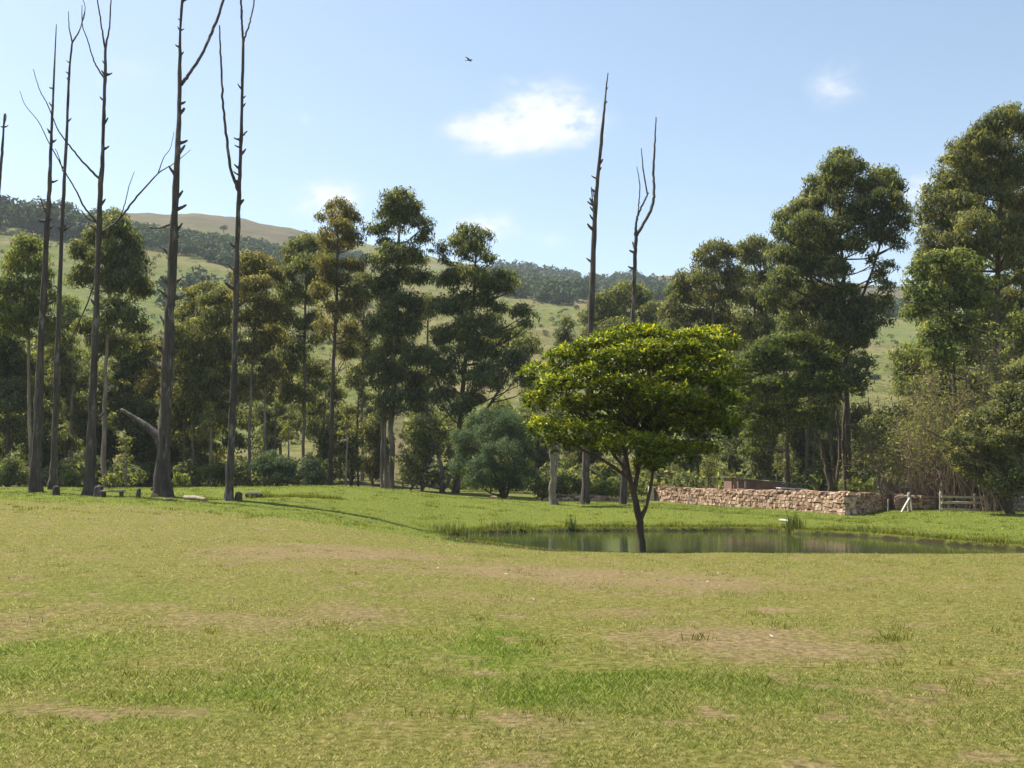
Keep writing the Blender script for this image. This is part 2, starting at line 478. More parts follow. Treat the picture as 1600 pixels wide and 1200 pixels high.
# bare and dry patches of the lawn: px, py, half width, half height, amount
PATCH = [(560, 868, 220, 18, 1.0), (820, 890, 280, 20, .95), (1020, 908, 300, 20, .8), (1180, 925, 200, 14, .4), (320, 985, 270, 22, .75), (60, 985, 90, 35, .65), (560, 970, 110, 22, .65),
         (1130, 1010, 190, 34, .95), (1200, 1035, 120, 24, .7), (980, 965, 150, 18, .5), (850, 1150, 120, 30, .5), (1400, 1130, 150, 30, .4), (30, 1140, 60, 30, .45), (1500, 1000, 120, 25, .3),
         (180, 850, 220, 14, .3), (620, 1170, 160, 25, .35), (1350, 900, 180, 12, .2), (740, 935, 160, 18, .4)]
LUSH = [(90, 1050, 130, 40, .7), (770, 1040, 70, 50, .9), (330, 1110, 160, 40, .6), (900, 1100, 150, 45, .7), (1080, 1080, 200, 30, .5), (560, 1030, 120, 40, .4), (200, 945, 200, 15, .4), (1240, 1110, 150, 40, .4)]
def _pw(L):
    out = []
    for px, py, hw, hh, a in L:
        D = F * 1.75 / max(py - 735, 20); D0 = F * 1.75 / (py + hh - 735); D1 = F * 1.75 / (py - hh - 735)
        out.append(((px - 800) / F * D, D, hw / F * D, (D1 - D0) / 2, a))
    return out
PW, LW = _pw(PATCH), _pw(LUSH)


def dryness(x, y):
    w1 = (fbm(x * 0.9, y * 0.9, 41) - 0.5) * 2.4; b = np.zeros_like(x)
    for cx, cy, rx, ry, a in PW:
        q = ((x - cx) / rx) ** 2 + ((y - cy) / ry) ** 2
        b = np.maximum(b, a * np.exp(-q * 0.8))
    t_ = b * (1.25 + 0.9 * w1)
    b = np.clip((t_ - fbm(x * 3.6, y * 3.6, 43, 5) * 0.95 + 0.12) * 1.35, 0, .82)
    b = np.maximum(b, np.clip((fbm(x * 1.9, y * 1.9, 53, 5) - 0.64) * 6, 0, .8))
    g = np.zeros_like(x)
    for cx, cy, rx, ry, a in LW:
        q = ((x - cx) / rx) ** 2 + ((y - cy) / ry) ** 2
        g = np.maximum(g, a * np.exp(-q * 0.8))
    g = np.clip(g * (1 + 0.6 * w1) + (fbm(x * 0.6, y * 0.6, 47) - 0.5) * 0.5, 0, 1)
    # the bank round the pond and the mound are lush
    px, D, _ = pd(x, y)
    edge = np.interp(px, [-300, 0, 300, 450, 600, 700, 1000, 1900], [44, 44, 40, 36, 34, 34, 31, 31])
    bank = np.clip((D - edge + w1 * 1.2) / 3, 0, 1)
    return b * (1 - bank), np.maximum(g, bank * .85), bank


def terrain():
    az = np.concatenate([np.radians(np.linspace(-180, -31, 60))[:-1], np.radians(np.linspace(-31, 31, 320)), np.radians(np.linspace(31, 180, 60))[1:-1]])
    r = np.concatenate([np.geomspace(1.2, 28, 140)[:-1], np.linspace(28, 48, 120)[:-1], np.geomspace(48, 110, 70)[:-1], np.geomspace(110, 2600, 125)])
    A, R_ = np.meshgrid(az, r)
    x = np.sin(A) * R_; y = np.cos(A) * R_
    z = ground(x.ravel(), y.ravel())
    n1, n2 = A.shape
    i = np.arange(n1 - 1)[:, None] * n2; j = np.arange(n2)[None, :]; j2 = (j + 1) % n2
    f = np.stack([i + j, i + j2, i + n2 + j2, i + n2 + j], -1).reshape(-1, 4)[:, ::-1]
    xr, yr = x.ravel(), y.ravel()
    b, g, bk = dryness(xr, yr)
    b = np.where(yr < 0, 0.15, b)
    far_ = np.clip((R_.ravel() - 62) / 30, 0, 1)
    px, D, _ = pd(xr, yr)
    brown = np.clip((D - np.interp(px, [0, 200, 470, 530, 880, 960, 1200], [2000, 700, 640, 2000, 2000, 900, 600]) + (fbm(xr * .01, yr * .01, 71) - .5) * 150) / 60, 0, 1)
    brown = np.maximum(brown, 0.85 * np.exp(-((px - 600) / 95) ** 2) * (D < 175) * (D > 70) * np.clip(.3 + fbm(xr * .08, yr * .08, 77), 0, 1))
    mb = MB()
    mb.add(np.stack([xr, yr, z], 1), f, {'bare': b, 'lush': g, 'far': far_, 'brown': brown, 'mud': np.clip((WATER_Z + .17 - z) / .05, 0, 1) * (D < 50)}, smooth=True)
    cz = gz(0, 0.6)
    m0 = mb.n
    mb.add([[0, 0, cz]], np.zeros((0, 3), int), {'bare': [0], 'lush': [0], 'far': [0], 'brown': [0], 'mud': [0]})
    tri = np.array([[m0, (q + 1) % n2, q] for q in range(n2)])
    mb.f.append(tri.ravel()); mb.sz.append(np.full(n2, 3)); mb.sm.append(np.full(n2, True))
    m, nt, bs = new_mat('ground_cover')
    p = pos(nt)
    fine = noise(nt, 14, 6, p, 0.7); mid = noise(nt, 2.2, 5, p, 0.6); big = noise(nt, 0.25, 4, p)
    dry = ramp(nt, fine, [(0.3, (0.055, 0.052, 0.014)), (0.5, (0.155, 0.14, 0.038)), (0.72, (0.29, 0.245, 0.085))])
    grn = ramp(nt, fine, [(0.3, (0.04, 0.06, 0.009)), (0.5, (0.115, 0.145, 0.02)), (0.72, (0.20, 0.215, 0.045))])
    soil = ramp(nt, fine, [(0.3, (0.10, 0.075, 0.04)), (0.5, (0.20, 0.145, 0.075)), (0.7, (0.32, 0.245, 0.135))])
    lm = nt.nodes.new('ShaderNodeMath'); lm.operation = 'MULTIPLY_ADD'; nt.links.new(mid, lm.inputs[0]); lm.inputs[1].default_value = 1.1; lm.inputs[2].default_value = -0.42
    la = nt.nodes.new('ShaderNodeMath'); la.operation = 'ADD'; la.use_clamp = True; nt.links.new(attr(nt, 'lush'), la.inputs[0]); nt.links.new(lm.outputs[0], la.inputs[1])
    lawn = mixc(nt, la.outputs[0], dry, grn)
    ba = nt.nodes.new('ShaderNodeMath'); ba.operation = 'ADD'; ba.use_clamp = True; lm2 = nt.nodes.new('ShaderNodeMath'); lm2.operation = 'MULTIPLY_ADD'; nt.links.new(noise(nt, 7, 5, p, 0.7), lm2.inputs[0]); lm2.inputs[1].default_value = 1.6; lm2.inputs[2].default_value = -0.8; nt.links.new(attr(nt, 'bare'), ba.inputs[0]); nt.links.new(lm2.outputs[0], ba.inputs[1])
    nearc = mixc(nt, ba.outputs[0], lawn, soil)
    fn = noise(nt, 0.05, 8, p, 0.65); fn2 = noise(nt, 0.4, 6, p, 0.7); fn3 = noise(nt, 0.009, 5, p)
    hillc = ramp(nt, fn2, [(0.32, (0.045, 0.055, 0.014)), (0.5, (0.115, 0.128, 0.034)), (0.7, (0.19, 0.185, 0.058))])
    hillc = mixc(nt, ramp(nt, fn, [(0.42, (0, 0, 0)), (0.62, (1, 1, 1))]), hillc, (0.20, 0.165, 0.075))
    hillc = mixc(nt, ramp(nt, fn3, [(0.45, (0, 0, 0)), (0.6, (0.5, 0.5, 0.5))]), hillc, (0.11, 0.155, 0.04))
    brc = ramp(nt, fn, [(0.3, (0.06, 0.058, 0.026)), (0.5, (0.105, 0.088, 0.045)), (0.7, (0.15, 0.115, 0.066))])
    hillc = mixc(nt, attr(nt, 'brown'), hillc, brc)
    nearc = mixc(nt, attr(nt, 'mud'), nearc, (0.035, 0.028, 0.014))
    col = mixc(nt, attr(nt, 'far'), nearc, hillc)
    nt.links.new(col, bs.inputs['Base Color']); bs.inputs['Roughness'].default_value = 1.0; bs.inputs['Specular IOR Level'].default_value = 0.05
    bp = nt.nodes.new('ShaderNodeBump'); bp.inputs['Strength'].default_value = 1.0; bp.inputs['Distance'].default_value = 0.05
    nt.links.new(fine, bp.inputs['Height'])
    bp2 = nt.nodes.new('ShaderNodeBump'); bp2.inputs['Strength'].default_value = 0.6; bp2.inputs['Distance'].default_value = 2.0
    fm = nt.nodes.new('ShaderNodeMath'); fm.operation = 'MULTIPLY'; nt.links.new(fn2, fm.inputs[0]); nt.links.new(attr(nt, 'far'), fm.inputs[1])
    nt.links.new(fm.outputs[0], bp2.inputs['Height']); nt.links.new(bp.outputs[0], bp2.inputs['Normal'])
    nt.links.new(bp2.outputs[0], bs.inputs['Normal'])
    o = mb.build('ground', m); tag(o, kind='structure')


terrain()


def pond():
    m, nt, b = new_mat('pond_water')
    b.inputs['Base Color'].default_value = (0.035, 0.05, 0.018, 1); b.inputs['Roughness'].default_value = 0.06
    b.inputs['IOR'].default_value = 1.33; b.inputs['Specular IOR Level'].default_value = 0.5
    nz = noise(nt, 1.3, 4, pos(nt, (1, 2.2, 1)), 0.5)
    bp = nt.nodes.new('ShaderNodeBump'); bp.inputs['Strength'].default_value = 0.10; bp.inputs['Distance'].default_value = 0.05
    nt.links.new(nz, bp.inputs['Height']); nt.links.new(bp.outputs[0], b.inputs['Normal'])
    xs = []; P = []; Q = []
    for px in np.linspace(682, 1730, 50):
        dn = np.interp(px, PX_P, DN_P) - 1.0; df = np.interp(px, PX_P, DF_P) + 1.2
        P.append([(px - 800) / F * dn, dn, WATER_Z]); Q.append([(px - 800) / F * df, df, WATER_Z])
    V = np.array(P + Q); n_ = len(P); i = np.arange(n_ - 1)
    mb = MB(); mb.add(V, np.stack([i, i + 1, n_ + i + 1, n_ + i], 1))
    o = mb.build('pond_water', m); tag(o, kind='structure')


pond()


# ------------------------------------------------------------------ grass
def blades(name, x, y, hgt, wid, mat, lean=0.45, label=None, cat=None, parent=None, kind='stuff', zoff=0.0):
    n_ = len(x)
    z = ground(x, y) - 0.01 + zoff
    a = rng.random(n_) * 2 * math.pi
    sx = np.cos(a) * wid; sy = np.sin(a) * wid
    la = rng.random(n_) * 2 * math.pi; ll = hgt * lean * (0.3 + rng.random(n_))
    tx = np.cos(la) * ll; ty = np.sin(la) * ll
    p0 = np.stack([x - sx, y - sy, z], 1); p1 = np.stack([x + sx, y + sy, z], 1)
    p2 = np.stack([x + sx * .7 + tx * .4, y + sy * .7 + ty * .4, z + hgt * .6], 1); p4 = np.stack([x + tx, y + ty, z + hgt], 1)
    b, g, bk = dryness(x, y)
    rv = rng.random(n_); nr = y < 13; mb = MB()
    for sel, pts in ((nr, (p0, p1, p2, p4)), (~nr, (p0, p1, p4))):
        if not sel.any(): continue
        q = len(pts); V = np.stack([p_[sel] for p_ in pts], 1).reshape(-1, 3); f = np.arange(len(V)).reshape(-1, q)
        mb.add(V, f, {'bare': np.repeat(b[sel], q), 'lush': np.repeat(g[sel], q), 'v': np.repeat(rv[sel], q)})
    o = mb.build(name, mat, parent)
    tag(o, label, cat, kind=kind)
    return o


def grass_mat():
    m, nt, b = new_mat('lawn_grass')
    v = attr(nt, 'v')
    dry = ramp(nt, v, [(0.0, (0.13, 0.15, 0.028)), (0.5, (0.31, 0.315, 0.072)), (1.0, (0.70, 0.62, 0.27))])
    grn = ramp(nt, v, [(0.0, (0.09, 0.135, 0.016)), (0.55, (0.20, 0.27, 0.036)), (1.0, (0.42, 0.47, 0.12))])
    lm = nt.nodes.new('ShaderNodeMath'); lm.operation = 'MULTIPLY_ADD'; nt.links.new(noise(nt, 2.2, 5, pos(nt)), lm.inputs[0]); lm.inputs[1].default_value = 1.3; lm.inputs[2].default_value = -0.43
    la = nt.nodes.new('ShaderNodeMath'); la.operation = 'ADD'; la.use_clamp = True; nt.links.new(attr(nt, 'lush'), la.inputs[0]); nt.links.new(lm.outputs[0], la.inputs[1])
    col = mixc(nt, la.outputs[0], dry, grn)
    hb = nt.nodes.new('ShaderNodeMath'); hb.operation = 'MULTIPLY'; hb.inputs[1].default_value = 0.7; nt.links.new(attr(nt, 'bare'), hb.inputs[0])
    col = mixc(nt, hb.outputs[0], col, (0.34, 0.28, 0.12))
    nt.links.new(col, b.inputs['Base Color']); b.inputs['Roughness'].default_value = 0.6; b.inputs['Specular IOR Level'].default_value = 0.25
    tr = nt.nodes.new('ShaderNodeBsdfTranslucent'); nt.links.new(col, tr.inputs['Color'])
    mx = nt.nodes.new('ShaderNodeMixShader'); mx.inputs[0].default_value = 0.5
    nt.links.new(b.outputs[0], mx.inputs[1]); nt.links.new(tr.outputs[0], mx.inputs[2]); nt.links.new(mx.outputs[0], nt.nodes['Material Output'].inputs[0])
    return m


M['grass'] = grass_mat()
M['rank'] = leaf_mat('rank_grass', (0.04, 0.055, 0.012), (0.08, 0.10, 0.022), (0.16, 0.165, 0.045), .35)


def scatter(n_, d0, d1, margin=1.08):
    D = np.sqrt(d0 * d0 + rng.random(n_) * (d1 * d1 - d0 * d0)); u = (rng.random(n_) * 2 - 1) * 800 / F * margin
    return D * u, D


def is_wet(x, y): return ground(x, y, False) < WATER_Z + 0.03


def grass():
    X, Y, H, Wd = [], [], [], []
    for n_, d0, d1, hh, ww in ((220000, 4.6, 9, .033, .0020), (190000, 9, 17, .035, .0031), (150000, 17, 33, .040, .0065), (110000, 33, 64, .048, .016)):
        x, y = scatter(n_, d0, d1, 1.12)
        # gather into tufts
        tx = np.round(x / 0.16 + vnoise(x * 5, y * 5, 2)) * 0.16; ty = np.round(y / 0.16 + vnoise(x * 5, y * 5, 3)) * 0.16
        kk = 0.35 * rng.random(n_); x = x * (1 - kk) + tx * kk; y = y * (1 - kk) + ty * kk
        b, g, bk = dryness(x, y)
        cl = fbm(x * 1.6, y * 1.6, 91)
        keep = (rng.random(n_) > b * 1.05 - 0.02) & (rng.random(n_) < 0.35 + cl * 1.2) & ~is_wet(x, y)
        x, y, b, g, cl = x[keep], y[keep], b[keep], g[keep], cl[keep]
        s = (0.5 + rng.random(len(x)) ** 2 * 1.0) * (0.75 + 0.5 * g) * (1 - 0.45 * b) * (0.5 + cl)
        X.append(x); Y.append(y); H.append(hh * s); Wd.append(ww * (0.6 + 0.6 * rng.random(len(x))))
    blades('grass', np.concatenate(X), np.concatenate(Y), np.concatenate(H), np.concatenate(Wd), M['grass'], 0.9,
           'patchy short lawn grass covering the meadow and pond bank', 'grass')
    # taller clumps standing in the lawn
    X, Y, H = [], [], []
    cx, cy = scatter(420, 7, 26); b, g, _ = dryness(cx, cy)
    for q in range(len(cx)):
        k_ = rng.integers(18, 45); r_ = 0.04 + 0.08 * rng.random()
        X.append(cx[q] + rng.normal(size=k_) * r_ * 1.4); Y.append(cy[q] + rng.normal(size=k_) * r_); H.append((0.03 + 0.045 * rng.random(k_)) * (.7 + .6 * rng.random()))
    X, Y, H = map(np.concatenate, (X, Y, H)); kk = ~is_wet(X, Y)
    blades('tall_grass', X[kk], Y[kk], H[kk], np.full(kk.sum(), .003), M['rank'], 0.5, 'taller darker grass tufts dotted over the dry lawn', 'grass')
    X, Y, H = [], [], []
    cx, cy = scatter(900, 36, 63)
    for q in range(len(cx)):
        k_ = rng.integers(14, 34); r_ = 0.06 + 0.12 * rng.random()
        X.append(cx[q] + rng.normal(size=k_) * r_ * 1.6); Y.append(cy[q] + rng.normal(size=k_) * r_); H.append((0.06 + 0.07 * rng.random(k_)) * (.5 + .8 * rng.random()))
    X, Y, H = map(np.concatenate, (X, Y, H)); kk = ~is_wet(X, Y)
    blades('tall_grass', X[kk], Y[kk], H[kk], np.full(kk.sum(), .014), M['rank'], 0.5, 'rough darker grass tufts on the far bank and mound', 'grass')
    # rank grass hanging over the pond edge
    X, Y, H = [], [], []
    for px in np.linspace(692, 1715, 560):
        for tab, sg in ((DF_P, 1), (DN_P, -1)):
            if vnoise(px * .03, 0.5 + sg, 5) < 0.22 and sg > 0: continue
            D = np.interp(px, PX_P, tab) + rng.normal() * 0.12
            k_ = 16
            D = D + sg * rng.random(k_) * 0.7; x = (px - 800) / F * D + rng.normal(size=k_) * .09
            X.append(x); Y.append(D); H.append((0.07 + 0.14 * rng.random(k_) ** 2) * (0.5 + 1.3 * vnoise(px * .06, 3.3 + sg, 7)) * (1 if sg > 0 else .3))
    for px in np.linspace(392, 535, 90):  # dark tuft row added to stand in for shade in the hollow below the mound
        k_ = 16; D = 49.4 + .9 * vnoise(px * .08, 1.2, 6) + rng.normal(size=k_) * .12
        X.append((px - 800) / F * D + rng.normal(size=k_) * .1); Y.append(D); H.append((.08 + .16 * rng.random(k_)) * (.4 + 1.2 * vnoise(px * .11, 4.4, 8)))
    X, Y, H = map(np.concatenate, (X, Y, H)); kk = ~is_wet(X, Y)
    blades('shore_grass', X[kk], Y[kk], H[kk], np.full(kk.sum(), .013), M['rank'], 0.4, 'rank green grass fringing the pond, with dark tufts added as shade at the foot of the mound', 'grass')


grass()


def litter():
    """small dead leaves and chips lying on the dry lawn"""
    x, y = scatter(1500, 6, 34); b, g, _ = dryness(x, y); keep = (rng.random(len(x)) < 0.08 + b) & ~is_wet(x, y); x, y = x[keep], y[keep]
    n_ = len(x); P = np.stack([x, y, ground(x, y) + 0.016], 1); N_ = np.array([0, 0, 1.0]) + 0.35 * rng.normal(size=(n_, 3)); N_ /= np.linalg.norm(N_, axis=1)[:, None]
    mb = MB(); leaf_mesh(mb, P, N_, 0.007 + 0.013 * rng.random(n_) * (1 + y / 14), 0.4, rng.random(n_))
    m, nt, bb = new_mat('leaf_litter'); nt.links.new(ramp(nt, attr(nt, 'v'), [(0, (0.06, 0.04, 0.025)), (0.6, (0.22, 0.16, 0.09)), (0.93, (0.35, 0.28, 0.17)), (1, (0.5, 0.45, 0.34))]), bb.inputs['Base Color'])
    tag(mb.build('leaf_litter', m), 'fallen leaves and wood chips strewn over the bare lawn patches', 'leaf litter', kind='stuff')


litter()

# ------------------------------------------------------------------ dead trees
def px_path(pts, D, dy=0.0):
    """pts: (px, py, width px) -> points and radii at depth D, drifting in depth by dy"""
    P = []; R = []
    n_ = len(pts)
    for i, (px, py, wd) in enumerate(pts):
        dd = D + dy * i / max(n_ - 1, 1)
        P.append(W(px, py, dd)); R.append(wd / F * dd / 2 * (0.84 if wd > 5 else 1))
    return P, R


def dead_tree(label, D, trunk, branches, stubs, seed, cat='dead tree'):
    global rng
    base = W(trunk[0][0], trunk[0][1], D); base[2] = gz(base[0], D) - 0.12
    t = empty('dead_tree', base, label, cat, 'bare dead eucalyptus trunks')
    P, R = px_path(trunk, D)
    P[0] = base + 0
    P, R = smooth_path(P, R, 46)
    R = R * .82
    P = P + np.stack([rng.normal(size=46), rng.normal(size=46), np.zeros(46)], 1) * (R[:, None] * 0.10)
    R = R * (1 + 0.13 * (vnoise(np.arange(46) * .55, seed, 1) - .5) * 2) * (1 + 0.13 * rng.random(46))
    def fl(tt, ang):
        e = np.exp(-tt * 34)[:, None]
        return 1 + e * (0.22 + 0.38 * np.maximum(0, np.sin(ang * 2.5 + seed))[None, :]) + 0.05 * np.sin(ang * 3 + seed)[None, :]
    mb = MB(); tube(mb, P, R, 12, 0.05, fl)
    mb.build('trunk', M['dead'], t, base).location = (0, 0, 0)
    def at(py):
        zz = W(800, py, D)[2]; i = int(np.argmin(np.abs(P[:, 2] - zz))); return P[i], R[i]
    for br in branches:
        dy = rng.uniform(-3, 3) * min(1, abs(br[0][1] - br[-1][1]) / 150)
        bp, brd = px_path(br, D, dy)
        n_ = max(8, 6 * len(br)); bp, brd = smooth_path(bp, np.maximum(brd, .008), n_)
        bp[1:] += rng.normal(size=(n_ - 1, 3)) * np.minimum(brd[1:, None] * .25, .012)
        mb = MB(); tube(mb, bp, brd, 7, 0.08)
        mb.build('branch', M['dead'], t, base)
    for q in range(int(stubs * 1.3)):
        zz = rng.uniform(0.16, 0.95); i = int(zz * 45); c0 = P[i]; r0 = R[i]
        a = rng.uniform(-0.5, 0.5) + (math.pi if rng.random() < .5 else 0)
        d = np.array([math.cos(a), math.sin(a), rng.uniform(0.1, 1.1)]); d /= np.linalg.norm(d)
        ln = r0 * rng.uniform(1.5, 3.2) + 0.09; rs = min(0.075, r0 * rng.uniform(.3, .6) + .01)
        p2 = c0 + d * ln + np.array([0, 0, ln * .15])
        bp, brd = smooth_path([c0, c0 + d * ln * .6, p2], [rs * 1.7, rs, rs * .55], 6)
        mb = MB(); tube(mb, bp, brd, 6, 0.15)
        mb.build('stub', M['dead'], t, base)
    return t


dead_tree('dead trunk cut off by the left edge of the photo', 55, [(-26, 775, 16), (-18, 600, 12), (-8, 420, 9), (-2, 300, 7), (3, 240, 5), (7, 178, 3)], [[(5, 200, 2), (9, 185, 2), (9, 177, 1)]], 5, 1)
dead_tree('bare dead trunk leftmost of the whole trunks, single spire without forks', 54, [(55, 766, 24), (60, 640, 17), (66, 500, 13), (73, 370, 11), (77, 300, 9), (80, 220, 6.5), (84, 130, 4), (88, 38, 1.2)],
          [[(76, 345, 3), (66, 318, 2), (64, 312, 1.5)]], 13, 2)
dead_tree('thin dead trunk with a small twiggy fork at its tip, second whole trunk from left', 58, [(83, 763, 17), (86, 680, 13), (91, 520, 10), (97, 350, 8), (104, 220, 6), (108, 120, 4), (113, 65, 3)],
          [[(113, 66, 2.5), (108, 42, 1.6), (107, 18, 1)], [(113, 66, 3), (124, 48, 2), (129, 30, 1.6), (133, 12, 1.2), (127, -8, 1)], [(128, 36, 1.3), (132, 25, 1), (133, 17, .8)],
           [(98, 268, 1.8), (92, 245, 1.3), (86, 232, 1)]], 10, 3)
dead_tree('dead trunk with long whippy side branches reaching left and right', 52, [(140, 768, 24), (144, 650, 17), (150, 500, 13), (156, 330, 11), (161, 220, 8), (164, 130, 7), (165, 72, 4)],
          [[(164, 74, 3.5), (159, 45, 2.4), (153, 5, 2), (151, -12, 1.5)], [(165, 74, 3.5), (171, 45, 2.6), (173, 5, 2), (173, -14, 1.5)],
           [(163, 122, 3), (148, 98, 2.2), (138, 66, 1.8), (129, 40, 1.6), (128, 8, 1)],
           [(156, 280, 4), (132, 256, 3), (112, 232, 2.6), (92, 205, 2), (75, 165, 1.6), (62, 140, 1.3), (52, 108, 1)],
           [(155, 350, 4), (132, 325, 3), (120, 300, 2.4), (98, 262, 2), (76, 222, 1.6), (60, 190, 1.3), (40, 165, 1), (31, 142, .8)],
           [(153, 348, 3), (138, 342, 2.2), (126, 328, 1.6)],
           [(158, 366, 4.5), (186, 342, 3.6), (212, 310, 3), (246, 272, 2.2), (268, 258, 1.6)],
           [(188, 340, 2), (196, 315, 1.5), (202, 290, 1.2), (210, 268, .8)],
           [(247, 271, 1.8), (256, 246, 1.3), (266, 232, 1), (272, 206, .8)],
           [(268, 258, 1.4), (284, 246, 1.1), (298, 234, .8)],
           [(152, 428, 3), (138, 470, 2.4), (118, 515, 2.2), (97, 553, 1.8)]], 9, 4)
dead_tree('thickest dead trunk with a broken low limb and a long fork to the right', 51, [(255, 772, 38), (256, 700, 29), (260, 600, 23), (265, 500, 20), (270, 400, 18), (273, 320, 15), (277, 240, 13), (280, 170, 10), (281, 100, 7), (282, 40, 5.5), (288, -40, 5)],
          [[(283, 132, 8), (298, 112, 6), (318, 80, 5.5), (332, 48, 5), (343, 20, 4.5), (352, -14, 4)],
           [(260, 704, 26), (240, 675, 15), (214, 655, 9), (190, 640, 5)],
           [(266, 350, 3.5), (252, 356, 3), (234, 356, 2.2)],
           [(277, 328, 7), (284, 324, 5), (291, 320, 3)],
           [(284, 4, 4), (294, -4, 3), (304, -14, 3)],
           [(266, 442, 6), (258, 440, 5), (251, 432, 3)], [(268, 430, 4), (272, 424, 3)],
           [(257, 745, 6), (244, 758, 6), (236, 766, 3)]], 20, 5)
dead_tree('slender dead trunk with a long parallel left limb, nearest to the lawn', 48, [(357, 784, 18), (360, 710, 15), (366, 560, 13), (370, 400, 11), (373, 310, 9.5), (376, 240, 8), (378, 160, 6.5), (380, 64, 5)],
          [[(372, 298, 6), (360, 262, 5), (354, 215, 4.4), (348, 160, 3.8), (345, 90, 3), (343, 40, 2)],
           [(380, 66, 4), (378, 35, 3.4), (376, -12, 3)], [(380, 66, 3.4), (388, 42, 2.8), (394, 20, 2.4), (399, -12, 2)],
           [(378, 30, 2), (379, 16, 1.4)], [(379, 212, 3), (386, 205, 2)], [(370, 424, 4), (363, 420, 3), (356, 413, 1.8)]], 14, 6)
dead_tree('tall dead pole tapering to a point behind the round tree, left of the pair', 58, [(914, 788, 18), (916, 700, 15), (921, 560, 13), (926, 430, 12), (929, 345, 10.5), (933, 290, 8), (938, 235, 7), (943, 180, 5), (947, 140, 3), (950, 114, 1.5)],
          [[(928, 340, 3), (926, 316, 2.2), (924, 292, 1.4)], [(929, 336, 2.6), (929, 315, 2), (926, 298, 1.3)]], 11, 7)
dead_tree('dead pole forking into curved prongs behind the round tree, right of the pair', 58, [(973, 788, 16), (977, 700, 12), (985, 560, 10.5), (990, 470, 9.5), (992, 400, 8.5), (994, 366, 7.5)],
          [[(994, 369, 7), (1004, 352, 5.5), (1016, 330, 5), (1022, 305, 4.4), (1021, 270, 4), (1023, 225, 3), (1025, 183, 1.6)],
           [(993, 368, 5), (994, 348, 3.6), (1000, 328, 3), (1009, 310, 3), (1011, 300, 2.6), (1005, 265, 2.2), (1002, 232, 1.2)],
           [(996, 344, 2.6), (998, 318, 2), (1000, 290, 1.8), (995, 260, 1)], [(991, 386, 3), (988, 378, 2)], [(1011, 304, 2), (1014, 301, 1.5)]], 8, 8)


# ------------------------------------------------------------------ living trees
TRI = 0


def crown_mesh(blobs, D, mat, parent, base, leaf=0.15, ratio=0.42, dens=1.0, dome=0.62, flat=0.85, droop=False, depth=0.9, name='crown'):
    """blobs: (px, py, rx, ry) clumps; each is filled with small domed sprays of leaves"""
    global TRI
    mb = MB(); cen = []
    for (px, py, rx, ry) in blobs:
        rx = rx * 1.06; ry = ry * 1.42
        dj = rng.normal() * depth * (rx / F * D)
        c0 = W(px, py, D + dj); ax = rx / F * D; az_ = ry / F * D; ay = (ax + az_) / 2 * 1.05
        cen.append(c0)
        nd = max(4, int(3.4 * (ax * ay * az_) ** (2 / 3) / (dome * dome * 0.5)))
        u = unit(nd); u[:, 2] = np.where(rng.random(nd) < .55, np.abs(u[:, 2]), u[:, 2])
        rr = 0.35 + 0.62 * rng.random(nd) ** 0.6
        dc = c0 + u * rr[:, None] * np.array([ax, ay, az_])
        rs = dome * (0.6 + 0.8 * rng.random(nd)) * min(1.0, 0.45 + (ax + az_) / 2.6)
        leaf_ = leaf * 0.98; cnt = np.maximum(8, (dens * 3.3 * rs * rs / (2 * leaf_ * leaf_ * ratio)).astype(int))
        idx = np.repeat(np.arange(nd), cnt); n_ = len(idx)
        q = unit(n_); q[:, 2] = np.where(q[:, 2] < -0.25, -q[:, 2], q[:, 2])
        P = dc[idx] + q * (rs[idx] * (0.45 + 0.6 * rng.random(n_)))[:, None] * np.array([1, 1, flat]) + rng.normal(size=(n_, 3)) * 0.05
        N_ = q * 1.2 + unit(n_) * 0.75; N_ /= np.linalg.norm(N_, axis=1)[:, None] + 1e-9
        v = np.clip(0.33 + 0.27 * rng.normal(size=n_) + 0.30 * q[:, 2] * (rr[idx]) + 0.12 * (hash2(idx, idx * 3, 5) - 0.5), 0, 1)  # leaves on dome tops coloured lighter, for new growth and for sunlit tops
        hl = leaf_ * (0.6 + 0.7 * rng.random(n_))
        td = None
        if droop: td = np.tile([0, 0, -1.0], (n_, 1)) + .45 * rng.normal(size=(n_, 3))
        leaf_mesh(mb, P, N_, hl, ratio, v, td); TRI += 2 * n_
    o = mb.build(name, mat, parent, base); o['kind'] = 'stuff' if False else o.get('kind', '')
    if not o['kind']: del o['kind']
    return cen


def limb(mb, p0, p1, r0, r1, sag=0.15, n_=7, ns=5):
    mid = (np.asarray(p0) + p1) / 2 + np.array([rng.normal() * .12, rng.normal() * .12, -sag]) * np.linalg.norm(np.asarray(p1) - p0)
    P, R = smooth_path([p0, mid, p1], [r0, (r0 + r1) / 2, r1], n_)
    tube(mb, P, R, ns, 0.06)


